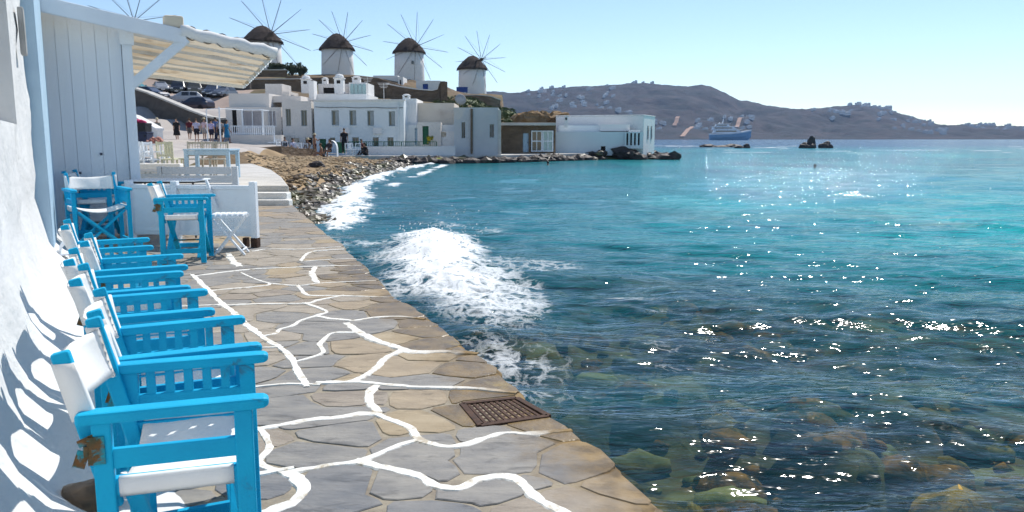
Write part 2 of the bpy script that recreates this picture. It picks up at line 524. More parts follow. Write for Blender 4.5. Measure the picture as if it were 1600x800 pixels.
def poly_sd(px, py, poly):
    """signed distance to a polygon, positive inside"""
    d = np.full(px.shape, 1e9)
    ins = np.zeros(px.shape, bool)
    n = len(poly)
    for i in range(n):
        ax, ay = poly[i]
        bx, by = poly[(i + 1) % n]
        ex, ey = bx - ax, by - ay
        t = np.clip(((px - ax) * ex + (py - ay) * ey) / (ex * ex + ey * ey + 1e-12), 0, 1)
        d = np.minimum(d, np.hypot(px - ax - t * ex, py - ay - t * ey))
        c = ((ay > py) != (by > py)) & (px < (bx - ax) * (py - ay) / (by - ay + 1e-12) + ax)
        ins ^= c
    return np.where(ins, d, -d)

def sea():
    ys = [1.0]
    while ys[-1] < 3400:
        y = ys[-1]
        ys.append(y + max(0.018, y * y / 1500.0) if y < 60 else y * 1.045)
    ys = np.array(ys)
    us = np.linspace(-0.62, 0.92, 720)
    U, Y = np.meshgrid(us, ys)
    near = np.clip(3.0 - Y, 0, 3)
    X = U * Y + U * near
    dY = np.gradient(ys)[:, None]
    Z = np.zeros_like(X)
    wx = X + 0.5 * (fbm(X * 0.35, Y * 0.35, 3) - 0.5) * 2.0
    wy = Y + 0.5 * (fbm(X * 0.35 + 40, Y * 0.35, 3) - 0.5) * 2.0
    gust = 0.65 + 0.7 * fbm(X * 0.18 + 5, Y * 0.18, 3)
    for l, a, cx, cy, ph in WAVES:
        att = np.clip(1.6 - 3.2 * dY / l, 0, 1)
        k = 2 * math.pi / l
        th = k * (wx * cx + wy * cy) + ph
        s = np.sin(th)
        Z += a * att * gust * (s + 0.28 * np.cos(2 * th))
    # the breaker that runs up against the quay and the wash on the shingle
    sdb = poly_sd(X, Y, BREAK)
    sdw = poly_sd(X, Y, WASH)
    n1 = fbm(X * 1.1, Y * 0.8, 5)
    n2 = fbm(X * 3.0 + 9, Y * 2.2, 5, 0.6)
    n3 = fbm(X * 9.0 + 3, Y * 6.0, 3, 0.6)
    reach = np.hypot(X - BREAK[3][0], Y - BREAK[3][1])
    core = sstep(-0.4, 1.3, sdb)
    Z += core * (0.27 * sstep(9.5, 1.0, reach) + 0.05) * (0.75 + 0.5 * n1)
    Z += core * 0.13 * (n2 - 0.5) + core * 0.05 * (n3 - 0.5)
    Z += sstep(-0.3, 0.5, sdw) * (0.10 + 0.14 * (n2 - 0.5))
    dq = X - quay_x(Y)
    foam = np.maximum(sstep(-0.75, 0.85, sdb + 1.5 * (n1 - 0.5)) * (1.0 - 0.50 * sstep(2.5, 8.0, reach)), sstep(-0.4, 0.7, sdw + 1.6 * (n2 - 0.5)) * 0.92)
    edge = sstep(0.5, 0.0, dq) * sstep(16.5, 13.0, Y) * sstep(6, 7.5, Y) * sstep(0.35, 0.6, n2)
    line = sstep(0.6, 0.0, np.abs(dq - 0.1)) * sstep(4.2, 5.2, Y) * sstep(0.42, 0.6, n1) * 0.7
    foam = np.maximum(foam, np.maximum(edge, line))
    # white caps and streaks of old foam
    streak = sstep(0.60, 0.72, fbm(X * 0.55 + 11, Y * 1.5, 4)) * sstep(1.3, 0.3, np.abs(sdb + 0.6)) * 0.3 * sstep(4.5, 6, Y)
    cap = sstep(0.70, 0.76, fbm(X * 0.09 + 3, Y * 0.22 + 1, 4)) * sstep(70, 110, Y) * sstep(260, 180, Y) * 0.5
    foam = np.clip(np.maximum(foam, np.maximum(streak, cap)), 0, 1)
    Z = Z * sstep(0.0, 0.1, Y) + SEA
    # what lies under the surface: weed and rock close by, pale sand farther right, deep water beyond
    sand = sstep(-0.12, 0.40, U + 0.35 * (fbm(X * 0.05, Y * 0.05, 3) - 0.5) + 0.15 * sstep(20, 60, Y)) * sstep(5, 15, Y + 6 * (fbm(X * 0.3, Y * 0.3, 3) - 0.5) + 5 * U)
    sand = sand * (1 - 0.55 * sstep(0.52, 0.64, fbm(X * 0.16 + 7, Y * 0.11, 4)))
    deep = sstep(90, 230, Y)
    weed = np.array([0.007, 0.128, 0.160])
    turq = np.array([0.003, 0.265, 0.285])
    turq2 = np.array([0.006, 0.37, 0.37])
    blue = np.array([0.016, 0.085, 0.19])
    c = weed + (turq - weed) * sand[..., None]
    light = (sstep(0.46, 0.66, fbm(X * 0.09 + 21, Y * 0.06, 3)) * sand)[..., None]
    c = c + (turq2 - c) * light
    c = c + (blue - c) * deep[..., None]
    murk = 0.22 + 0.72 * sstep(5.0, 18, np.hypot(X * 0.9, Y)) + 0.45 * (fbm(X * 0.45, Y * 0.9, 4) - 0.5)
    murk = np.clip(np.maximum(murk, sstep(16, 21, Y)), 0.06, 1.0)
    m = bpy.data.materials.new('sea_water')
    m.use_nodes = True
    nt = m.node_tree
    nt.nodes.clear()
    N = nt.nodes.new
    L = nt.links.new
    def attr(n):
        a = N('ShaderNodeAttribute'); a.attribute_name = n; return a
    tc = N('ShaderNodeTexCoord')
    def bumpnoise(scale, vec, dist, strength, prev=None, by=None, detail=5.0):
        mp = N('ShaderNodeMapping'); mp.inputs['Scale'].default_value = vec
        mp.inputs['Rotation'].default_value = (0, 0, 0.25)
        L(tc.outputs['Object'], mp.inputs[0])
        n = N('ShaderNodeTexNoise'); n.inputs['Scale'].default_value = scale
        n.inputs['Detail'].default_value = detail; n.inputs['Roughness'].default_value = 0.6; n.inputs['Distortion'].default_value = 0.7
        L(mp.outputs[0], n.inputs['Vector'])
        b = N('ShaderNodeBump'); b.inputs['Strength'].default_value = strength; b.inputs['Distance'].default_value = dist
        L(n.outputs['Fac'], b.inputs['Height'])
        if by: L(attr(by).outputs['Fac'], b.inputs['Strength'])
        if prev: L(prev, b.inputs['Normal'])
        return b.outputs[0]
    nd = bumpnoise(0.9, (0.5, 1.7, 1), 0.45, 1.0)
    nd = bumpnoise(3.5, (0.6, 1.6, 1), 0.08, 0.8, nd)
    nb = bumpnoise(1.3, (0.6, 1.6, 1), 0.12, 0.40)
    nb = bumpnoise(5.0, (0.65, 1.6, 1), 0.030, 0.36, nb)
    nbf = bumpnoise(17.0, (0.8, 1.2, 1), 0.012, 0.22, nb)
    ng = bumpnoise(1.5, (0.6, 1.6, 1), 0.085, 0.2, None, 'chop', 1.0)
    ng = bumpnoise(5.0, (0.65, 1.6, 1), 0.055, 0.2, ng, 'chop', 1.0)
    ng = bumpnoise(13.0, (0.75, 1.3, 1), 0.018, 0.50, ng, None, 0.6)
    gl = N('ShaderNodeBsdfGlossy'); gl.inputs['Roughness'].default_value = 0.075
    L(ng, gl.inputs['Normal'])
    fr = N('ShaderNodeFresnel'); fr.inputs['IOR'].default_value = 1.33
    L(nbf, fr.inputs['Normal'])
    tr = N('ShaderNodeBsdfTransparent'); tr.inputs[0].default_value = (0.72, 0.78, 0.64, 1)
    df = N('ShaderNodeBsdfDiffuse')
    L(attr('wcol').outputs['Color'], df.inputs[0])
    L(nd, df.inputs['Normal'])
    mx = N('ShaderNodeMixShader')
    L(attr('murk').outputs['Fac'], mx.inputs[0]); L(tr.outputs[0], mx.inputs[1]); L(df.outputs[0], mx.inputs[2])
    mg = N('ShaderNodeMixShader')
    fk = N('ShaderNodeMath'); fk.operation = 'MULTIPLY'; fk.inputs[1].default_value = 0.8; L(fr.outputs[0], fk.inputs[0])
    L(fk.outputs[0], mg.inputs[0]); L(mx.outputs[0], mg.inputs[1]); L(gl.outputs[0], mg.inputs[2])
    # foam breaks up into threads where it is thin
    fmap = N('ShaderNodeMapping'); fmap.inputs['Scale'].default_value = (1.0, 0.8, 1.0)
    L(tc.outputs['Object'], fmap.inputs[0])
    fn = N('ShaderNodeTexNoise'); fn.inputs['Scale'].default_value = 5.0; fn.inputs['Detail'].default_value = 8; fn.inputs['Roughness'].default_value = 0.62; fn.inputs['Distortion'].default_value = 0.5
    L(fmap.outputs[0], fn.inputs['Vector'])
    rid = N('ShaderNodeMath'); rid.operation = 'SUBTRACT'; rid.inputs[1].default_value = 0.5
    L(fn.outputs['Fac'], rid.inputs[0])
    ab = N('ShaderNodeMath'); ab.operation = 'ABSOLUTE'; L(rid.outputs[0], ab.inputs[0])
    sc = N('ShaderNodeMath'); sc.operation = 'MULTIPLY_ADD'; sc.inputs[1].default_value = -5.0; sc.inputs[2].default_value = 0.55   # ridge: 0.55 on the thread, falling off
    L(ab.outputs[0], sc.inputs[0])
    ad = N('ShaderNodeMath'); ad.operation = 'MULTIPLY_ADD'; ad.inputs[1].default_value = 1.9
    L(attr('foam').outputs['Fac'], ad.inputs[0]); L(sc.outputs[0], ad.inputs[2])
    mr = N('ShaderNodeMapRange'); mr.inputs['From Min'].default_value = 0.72; mr.inputs['From Max'].default_value = 1.55
    L(ad.outputs[0], mr.inputs['Value'])
    gate = N('ShaderNodeMath'); gate.operation = 'MULTIPLY'
    lt = N('ShaderNodeMapRange'); lt.inputs['From Min'].default_value = 0.03; lt.inputs['From Max'].default_value = 0.25
    L(attr('foam').outputs['Fac'], lt.inputs['Value'])
    L(mr.outputs[0], gate.inputs[0]); L(lt.outputs[0], gate.inputs[1])
    fb = N('ShaderNodeBump'); fb.inputs['Strength'].default_value = 0.35; fb.inputs['Distance'].default_value = 0.04
    L(fn.outputs['Fac'], fb.inputs['Height'])
    fd = N('ShaderNodeBsdfDiffuse'); fd.inputs[0].default_value = (0.80, 0.83, 0.84, 1)
    L(fb.outputs[0], fd.inputs['Normal'])
    mf = N('ShaderNodeMixShader')
    L(gate.outputs[0], mf.inputs[0]); L(mg.outputs[0], mf.inputs[1]); L(fd.outputs[0], mf.inputs[2])
    out = N('ShaderNodeOutputMaterial')
    L(mf.outputs[0], out.inputs[0])
    structure(grid_obj('sea', X, Y, Z, m, {'wcol': c, 'murk': murk, 'foam': foam, 'chop': np.clip(0.38 + 0.32 * sstep(10, 40, Y) + 0 * X, 0, 1)}))
sea()

def sea_spray():
    mb = MB()
    rr = random.Random(8)
    for k in range(260):
        p = G(rr.gauss(690, 42), rr.gauss(385, 26), SEA)
        s = 0.006 + 0.012 * rr.random() ** 2
        mb.rock((p.x, p.y, SEA + 0.12 + 0.30 * rr.random() ** 2), (s, s, s), k, 1, 0.2)
    stuff(mb.obj('sea_spray', M('white_spray', (0.82, 0.85, 0.86), None, 5, 0.6)))
sea_spray()

def submerged():
    """rocks lying on the seabed"""
    mb = MB()
    for i in range(1300):
        y = 1.6 + 15 * random.random() ** 1.4
        x = float(quay_x(y)) + 0.2 + random.random() * (3 + y * 0.75)
        s = 0.04 + 0.15 * random.random() ** 2.0
        z = float(seabed_h(np.array(x), np.array(y))) + s * 0.1
        mb.rock((x, y, z), (s * 1.3, s, min(s * 0.75, max(0.06, (SEA - 0.14 - z)))), i, 2, 0.3, mi=random.choice((0, 0, 0, 1, 1, 2, 3)))
    mm = [M('weedy_brown_rock', (0.40, 0.20, 0.045), (0.08, 0.045, 0.018), 9, 0.9, 0.5, 25, stain=(0.03, 0.028, 0.018), sscale=7, slo=0.50, shi=0.62), M('olive_weed_rock', (0.30, 0.22, 0.06), (0.10, 0.08, 0.03), 9, 0.9, 0.5, 25, stain=(0.035, 0.035, 0.018), sscale=7, slo=0.50, shi=0.62),
          M('pale_submerged_stone', (0.36, 0.35, 0.17), (0.14, 0.16, 0.08), 4, 0.9, 0.4, 15), M('dark_submerged_stone', (0.045, 0.04, 0.035), (0.02, 0.02, 0.02), 4, 0.9, 0.4, 15)]
    stuff(mb.obj('submerged_rubble', mm, smooth=True))
    p = G(1500, 765, SEA)
    r = MB().rock((0, 0, 0), (0.30, 0.22, 0.22), 91, 3, 0.25).obj('boulder', M('ochre_weed_boulder', (0.44, 0.27, 0.04), (0.12, 0.075, 0.025), 5, 0.8, 0.6, 16, stain=(0.05, 0.04, 0.02), sscale=6, slo=0.5, shi=0.6), smooth=True)
    r.location = (p.x, p.y, SEA - 0.27)
    tag(r, 'ochre yellow weedy boulder just under the water at the lower right', 'rock')
submerged()

# ================================================================== PATH OF CRAZY PAVING
def wall_x(y):
    return -0.437 - 0.543 * y
PATH_END = 17.25

LINES = [  # painted joints, traced as photo pixels on the ground; width in metres
    (0.040, [(305, 432), (340, 427), (395, 421), (446, 419), (515, 416), (568, 415)]),
    (0.060, [(493, 418), (487, 427), (495, 442)]),
    (0.032, [(318, 458), (340, 454), (415, 447), (423, 444), (465, 447), (506, 443), (596, 439)]),
    (0.022, [(377, 427), (399, 437), (423, 444)]),
    (0.040, [(465, 447), (477, 460), (490, 463), (534, 463), (618, 466)]),
    (0.036, [(345, 478), (399, 476), (477, 475), (496, 470), (534, 463)]),
    (0.036, [(477, 475), (509, 487), (496, 494), (470, 502), (457, 510), (437, 516), (431, 522), (413, 526)]),
    (0.045, [(496, 495), (515, 499), (540, 501), (556, 502), (590, 497), (631, 496), (674, 501)]),
    (0.070, [(543, 507), (559, 519), (587, 533), (621, 544), (643, 551), (700, 551), (762, 555)]),
    (0.050, [(300, 430), (318, 447), (340, 469), (359, 485), (381, 505), (412, 529), (437, 544), (456, 563), (465, 582), (478, 604)]),
    (0.034, [(556, 521), (521, 522), (506, 532), (499, 541), (506, 551), (493, 558), (465, 566)]),
    (0.050, [(627, 549), (606, 560), (587, 576), (565, 591), (543, 599), (515, 599)]),
    (0.026, [(393, 607), (450, 602), (494, 603)]),
    (0.042, [(500, 600), (557, 599), (614, 604), (662, 607), (737, 609), (812, 616)]),
    (0.055, [(587, 605), (576, 616), (580, 631), (590, 646), (561, 648), (524, 654), (475, 659), (404, 672)]),
    (0.045, [(587, 648), (610, 658), (640, 669), (655, 687), (677, 695), (711, 699), (756, 687), (790, 678), (831, 679), (893, 673)]),
    (0.040, [(655, 689), (625, 697), (595, 710), (557, 723), (524, 727), (482, 734), (441, 738), (407, 725), (419, 699), (405, 672), (380, 672)]),
    (0.055, [(561, 723), (587, 729), (625, 738), (659, 747), (685, 761), (715, 766), (749, 751), (782, 746), (809, 751), (831, 774), (876, 800), (920, 826)]),
    (0.065, [(441, 738), (460, 747), (471, 768), (456, 785), (420, 802), (380, 816)]),
    (0.040, [(470, 408), (487, 394), (540, 390)]),
    (0.034, [(478, 409), (520, 406), (561, 405)]),
    (0.034, [(396, 393), (420, 390), (474, 390), (546, 385)]),
    (0.080, [(357, 397), (362, 407), (374, 417)]),
    (0.030, [(330, 506), (371, 502), (381, 505)]),
    (0.030, [(345, 549), (400, 545), (437, 544)]),
    (0.032, [(285, 480), (330, 478), (350, 477)]),
    (0.036, [(450, 735), (350, 752), (240, 765)]),
    (0.036, [(330, 610), (360, 608), (393, 607)]),
]
LINES = [(w, [(G(*p).x, G(*p).y) for p in pts]) for w, pts in LINES]

def densify(pts, step):
    P = [np.array(p) for p in pts]
    # Catmull-Rom through the traced points
    out = []
    for i in range(len(P) - 1):
        p0 = P[max(i - 1, 0)]; p1 = P[i]; p2 = P[i + 1]; p3 = P[min(i + 2, len(P) - 1)]
        n = max(2, int(np.linalg.norm(p2 - p1) / step))
        for k in range(n):
            t = k / n
            out.append(0.5 * (2 * p1 + (p2 - p0) * t + (2 * p0 - 5 * p1 + 4 * p2 - p3) * t * t + (3 * p1 - p0 - 3 * p2 + p3) * t ** 3))
    out.append(P[-1])
    return out

def extend(pts):
    a, b, c, d = (np.array(p) for p in (pts[0], pts[1], pts[-2], pts[-1]))
    return [tuple(a + (a - b) / np.linalg.norm(a - b) * 0.025)] + list(pts) + [tuple(d + (d - c) / np.linalg.norm(d - c) * 0.025)]

def path():
    # the slab under the stones
    ys = np.concatenate([np.linspace(-1.0, 8, 360), np.linspace(8.05, PATH_END, 140)])
    prof = []
    mb = MB()
    for y in ys:
        xl, xr = wall_x(y) - 0.2, float(quay_x(y)) - 0.015 + 0.11 * (fbm(np.array(y * 1.7), np.array(2.0), 3) - 0.5) + 0.05 * (fbm(np.array(y * 9.0), np.array(7.0), 3) - 0.5)
        prof.append([(xl, y, -1.3), (xl, y, 0.0), (xr - 0.04, y, 0.0), (xr, y, -0.035), (xr + 0.03, y, -0.3), (xr + 0.05, y, -1.3)])
    mb.loft(prof)
    base = structure(mb.obj('path', 'grout'))
    # label every 2 cm of the paving with the stone it belongs to
    R = 0.02
    gx = np.arange(-9.9, 1.6, R)
    gy = np.arange(0.6, PATH_END, R)
    X, Y = np.meshgrid(gx, gy)
    seeds = []
    for _ in range(9000):
        y = 0.6 + (PATH_END - 0.6) * random.random()
        l, r = wall_x(y), float(quay_x(y))
        x = l + (r - l) * random.random()
        rad = (0.245 if y < 9 else 0.33) * random.uniform(0.72, 1.35) * (0.75 + 0.7 * vnoise(np.array(x * 0.8), np.array(y * 0.8)))
        if all(((x - a) / 1.25) ** 2 + (y - b) ** 2 > rad * rad for a, b in seeds):
            seeds.append((x, y))
    SX = np.array(seeds)
    wx = X + 0.055 * (fbm(X * 2.6, Y * 2.6, 4) - 0.5) * 2
    wy = Y + 0.055 * (fbm(X * 2.6 + 50, Y * 2.6, 4) - 0.5) * 2
    gid = np.arange(len(SX))
    for i in range(len(SX)):                                            # some neighbours are one larger slab
        if random.random() < 0.22:
            dd = np.hypot(SX[:, 0] - SX[i, 0], SX[:, 1] - SX[i, 1]); dd[i] = 9
            gid[i] = gid[int(dd.argmin())]
    d1 = np.full(X.shape, 1e9); d2 = np.full(X.shape, 1e9); lab = -np.ones(X.shape, int)
    ang = RNG.random(len(SX)) * 0.5
    for i, (sx, sy) in enumerate(SX):
        j0 = max(0, int((sy - 1.3 - 0.6) / R)); j1 = min(len(gy), int((sy + 1.3 - 0.6) / R))
        i0 = max(0, int((sx - 1.5 + 9.9) / R)); i1 = min(len(gx), int((sx + 1.5 + 9.9) / R))
        if j1 <= j0 or i1 <= i0: continue
        sl = (slice(j0, j1), slice(i0, i1))
        ax, ay = wx[sl] - sx, wy[sl] - sy
        ca, sa = math.cos(ang[i]), math.sin(ang[i])
        d = np.hypot((ax * ca + ay * sa) / 1.3, -ax * sa + ay * ca)
        n1 = d < d1[sl]
        same = lab[sl] == gid[i]
        d2[sl] = np.where(same, d2[sl], np.where(n1, d1[sl], np.minimum(d2[sl], d)))
        lab[sl] = np.where(n1, gid[i], lab[sl])
        d1[sl] = np.where(n1, d, d1[sl])
    inside = (X > wall_x(Y) + 0.22) & (X < quay_x(Y) - 0.045 + 0.11 * (fbm(Y * 1.7, 0 * Y + 2.0, 3) - 0.5) + 0.05 * (fbm(Y * 9.0, 0 * Y + 7.0, 3) - 0.5))
    ok = inside & (d2 - d1 > 0.013)
    # cut the stones along the painted joints
    for w, pts in LINES:
        dense = densify(pts, 0.06)
        for p in dense:
            j0 = max(0, int((p[1] - w - 0.6) / R)); j1 = int((p[1] + w - 0.6) / R) + 2
            i0 = max(0, int((p[0] - w + 9.9) / R)); i1 = int((p[0] + w + 9.9) / R) + 2
            sl = (slice(j0, j1), slice(i0, i1))
            ok[sl] &= (X[sl] - p[0]) ** 2 + (Y[sl] - p[1]) ** 2 > (w * 0.5) ** 2 + 0.0001
    # the drain cover
    quad = [G(*p) for p in DRAIN_PX]
    ok &= poly_sd(X, Y, [(p.x, p.y) for p in quad]) < -0.02
    # connected pieces
    comp = -np.ones(X.shape, int)
    okl = ok.tolist(); labl = lab.tolist()
    nr, nc = X.shape
    regs = []
    seen = [[False] * nc for _ in range(nr)]
    for j in range(nr):
        for i in range(nc):
            if okl[j][i] and not seen[j][i]:
                L0 = labl[j][i]
                st = [(j, i)]
                seen[j][i] = True
                cells = []
                while st:
                    b, a = st.pop()
                    cells.append((b, a))
                    for bb, aa in ((b + 1, a), (b - 1, a), (b, a + 1), (b, a - 1)):
                        if 0 <= bb < nr and 0 <= aa < nc and okl[bb][aa] and not seen[bb][aa] and labl[bb][aa] == L0:
                            seen[bb][aa] = True
                            st.append((bb, aa))
                if len(cells) > 22:
                    regs.append(cells)
    def outline(cells):
        cs = set(cells)
        nxt = {}
        for b, a in cells:
            if (b - 1, a) not in cs: nxt.setdefault((b, a), []).append((b, a + 1))
            if (b, a + 1) not in cs: nxt.setdefault((b, a + 1), []).append((b + 1, a + 1))
            if (b + 1, a) not in cs: nxt.setdefault((b + 1, a + 1), []).append((b + 1, a))
            if (b, a - 1) not in cs: nxt.setdefault((b + 1, a), []).append((b, a))
        best = []
        while nxt:
            s = next(iter(nxt))
            loop = [s]
            cur = s
            while True:
                ls = nxt.get(cur)
                if not ls: break
                n = ls.pop()
                if not ls: del nxt[cur]
                if n == s: break
                loop.append(n)
                cur = n
            if len(loop) > len(best): best = loop
        P = np.array([(gx[0] + (a - 0.5) * R, gy[0] + (b - 0.5) * R) for b, a in best])
        for _ in range(3):
            P = 0.25 * np.roll(P, 1, 0) + 0.5 * P + 0.25 * np.roll(P, -1, 0)
        def dp(pts, eps):
            if len(pts) < 3: return pts
            a, b = pts[0], pts[-1]
            e = b - a
            l = np.hypot(*e)
            d = np.abs(e[0] * (pts[:, 1] - a[1]) - e[1] * (pts[:, 0] - a[0])) / l if l > 1e-9 else np.hypot(*(pts - a).T)
            k = int(d.argmax())
            if d[k] < eps: return np.array([a, b])
            return np.vstack([dp(pts[:k + 1], eps)[:-1], dp(pts[k:], eps)])
        h = len(P) // 2
        eps = 0.009 if P[:, 1].mean() < 9 else 0.018
        return np.vstack([dp(P[:h + 1], eps)[:-1], dp(np.vstack([P[h:], P[:1]]), eps)[:-1]])
    rec = []
    for cells in regs:
        P = outline(cells)
        if len(P) < 4: continue
        c = P.mean(0)
        show = len(cells) * R * R / (c[1] ** 3)
        if c[1] < 1.6: show = 0
        rec.append((show, P, c))
    rec.sort(key=lambda r: -r[0])
    rest = MB()
    for k, (show, P, c) in enumerate(rec):
        h = 0.003 + 0.004 * random.random()
        tx, ty = (random.random() - 0.5) * 0.008, (random.random() - 0.5) * 0.008
        n = len(P)
        rel = P - c
        ins = 1 - 0.004 / max(0.05, np.hypot(*rel.T).mean())
        mb = MB() if k < 285 else rest
        vs = [(x, y, -0.02) for x, y in P] + [(x, y, h - 0.003) for x, y in P] + [(c[0] + dx * ins, c[1] + dy * ins, h + dx * tx + dy * ty) for dx, dy in rel]
        fs = [(i, (i + 1) % n, n + (i + 1) % n, n + i) for i in range(n)] + [(n + i, n + (i + 1) % n, 2 * n + (i + 1) % n, 2 * n + i) for i in range(n)]
        fs.append(tuple(range(2 * n, 3 * n)))
        dq = float(quay_x(c[1])) - c[0]
        wet = dq < 0.30 + 0.40 * vnoise(np.array(c[1] * 1.3), np.array(4.0)) and c[1] < 9 and c[1] > 3.6
        if wet:
            mi = 'wetstone'
        elif dq < 1.1 and 3.4 < c[1] < 8 and random.random() < 0.4:
            mi = random.choice(('stone2', 'stone3', 'stone2', 'stone1'))
        elif c[1] < 3.6:
            mi = random.choice(('stone0', 'stone0', 'stone4', 'stone5', 'stone1', 'stone0'))
        else:
            mi = random.choice(('stone0', 'stone1', 'stone0', 'stone5', 'stone5', 'stone2', 'stone0', 'stone3' if random.random() < 0.2 else 'stone1'))
        if k < 285:
            mb.add(vs, fs)
            mb.obj('flagstone', mi, base)
        else:
            rest.add(vs, fs)
    if rest.v:
        stuff(rest.obj('small_flagstones', 'stone1', base))
    # the painted joints
    for il, (w, pts) in enumerate(LINES):
        dense = [p for p in densify(extend(pts), 0.025) if p[0] < quay_x(p[1]) - 0.05]
        w = w * 1.02
        mb = MB()
        L_, C_, R_ = [], [], []
        for i, p in enumerate(dense):
            d = dense[min(i + 1, len(dense) - 1)] - dense[max(i - 1, 0)]
            d = d / (np.linalg.norm(d) + 1e-9)
            nrm = np.array((-d[1], d[0]))
            t = min(i, len(dense) - 1 - i) * 0.025
            ww = w * (0.80 + 0.16 * min(1, t / 0.10))
            a = ww * (0.12 + 1.85 * fbm(np.array(p[0] * 9), np.array(p[1] * 9), 5, 0.75)) * 0.86
            b = ww * (0.12 + 1.85 * fbm(np.array(p[0] * 9 + 30), np.array(p[1] * 9), 5, 0.75)) * 0.86
            L_.append(p + nrm * a * 0.62); R_.append(p - nrm * b * 0.62); C_.append(p)
        n = len(dense)
        z = 0.0085 + 0.0003 * (il % 14)
        vs = [(q[0], q[1], 0.001) for q in L_] + [(p[0] * 0.25 + q[0] * 0.75, p[1] * 0.25 + q[1] * 0.75, z - 0.001) for p, q in zip(C_, L_)] + \
             [(p[0] * 0.25 + q[0] * 0.75, p[1] * 0.25 + q[1] * 0.75, z - 0.001) for p, q in zip(C_, R_)] + [(q[0], q[1], 0.001) for q in R_]
        fs = []
        for i in range(n - 1):
            for r in range(3):
                fs.append((r * n + i, r * n + i + 1, (r + 1) * n + i + 1, (r + 1) * n + i))
        mb.add(vs, fs)
        mb.obj('painted_joint', 'jointpaint', base)

def edge_stain(m):
    """brown algae stain that spreads from the wet lip of the quay"""
    nt = m.node_tree
    b = nt.nodes['Principled BSDF']
    src = b.inputs['Base Color'].links[0].from_socket
    A, B_ = G(1002, 748), G(721, 530)
    d = (B_ - A).normalized()
    n = Vector((d.y, -d.x, 0))                     # towards the sea
    tc = nt.nodes.new('ShaderNodeTexCoord')
    dot = nt.nodes.new('ShaderNodeVectorMath'); dot.operation = 'DOT_PRODUCT'
    dot.inputs[1].default_value = n
    nt.links.new(tc.outputs['Object'], dot.inputs[0])
    nz = nt.nodes.new('ShaderNodeTexNoise'); nz.inputs['Scale'].default_value = 3.2; nz.inputs['Detail'].default_value = 6; nz.inputs['Roughness'].default_value = 0.65
    nt.links.new(tc.outputs['Object'], nz.inputs['Vector'])
    ma = nt.nodes.new('ShaderNodeMath'); ma.operation = 'MULTIPLY_ADD'; ma.inputs[1].default_value = 0.75
    nt.links.new(nz.outputs['Fac'], ma.inputs[0]); nt.links.new(dot.outputs['Value'], ma.inputs[2])
    mr = nt.nodes.new('ShaderNodeMapRange')
    c0 = A.dot(n)
    mr.inputs['From Min'].default_value = c0 - 0.42 + 0.375
    mr.inputs['From Max'].default_value = c0 - 0.06 + 0.375
    nt.links.new(ma.outputs[0], mr.inputs['Value'])
    f2, _ = noise_fac(nt, 6.0, 5, 0.42, 0.62)
    st = ramp_mix(nt, f2, (0.26, 0.175, 0.075), (0.11, 0.072, 0.032))
    sx = nt.nodes.new('ShaderNodeSeparateXYZ'); nt.links.new(tc.outputs['Object'], sx.inputs[0])
    my = nt.nodes.new('ShaderNodeMapRange'); my.inputs['From Min'].default_value = 10.0; my.inputs['From Max'].default_value = 6.5
    nt.links.new(sx.outputs['Y'], my.inputs['Value'])
    mm = nt.nodes.new('ShaderNodeMath'); mm.operation = 'MULTIPLY'; nt.links.new(mr.outputs[0], mm.inputs[0]); nt.links.new(my.outputs[0], mm.inputs[1])
    nt.links.new(ramp_mix(nt, mm.outputs[0], src, st), b.inputs['Base Color'])
for k_ in ('stone0', 'stone1', 'stone2', 'stone3', 'stone4', 'stone5', 'jointpaint', 'grout'):
    edge_stain(MAT[k_])
DRAIN_PX = ((722, 629), (807, 620), (857, 648), (751, 663))
path()

def drain():
    q = [G(*p, 0.012) for p in DRAIN_PX]
    c = sum(q, Vector()) / 4 - Vector((0, 0, 0.016))
    t = thing('drain_cover', 'rusty square grid drain cover set in the paving near the quay edge', 'drain cover', c)
    q = [p - c - Vector((0, 0, 0.016)) for p in q]
    mb = MB()
    for i in range(4):
        mb.bar(q[i], q[(i + 1) % 4], 0.035, 0.03)
    mb.obj('frame', 'grate', t, bevel=0.003)
    MB().add([(p.x, p.y, -0.024) for p in q] + [(p.x, p.y, -0.05) for p in q], [(0, 1, 2, 3), (7, 6, 5, 4), (0, 4, 5, 1), (1, 5, 6, 2), (2, 6, 7, 3), (3, 7, 4, 0)]).obj('pit', 'void', t)
    for k in range(1, 10):
        f = k / 10
        MB().bar(q[0].lerp(q[1], f), q[3].lerp(q[2], f), 0.016, 0.018).obj('bar', 'grate', t)
    for k in range(1, 7):
        f = k / 7
        MB().bar(q[0].lerp(q[3], f) + Vector((0, 0, -0.003)), q[1].lerp(q[2], f) + Vector((0, 0, -0.003)), 0.014, 0.018).obj('cross_bar', 'grate', t)
drain()

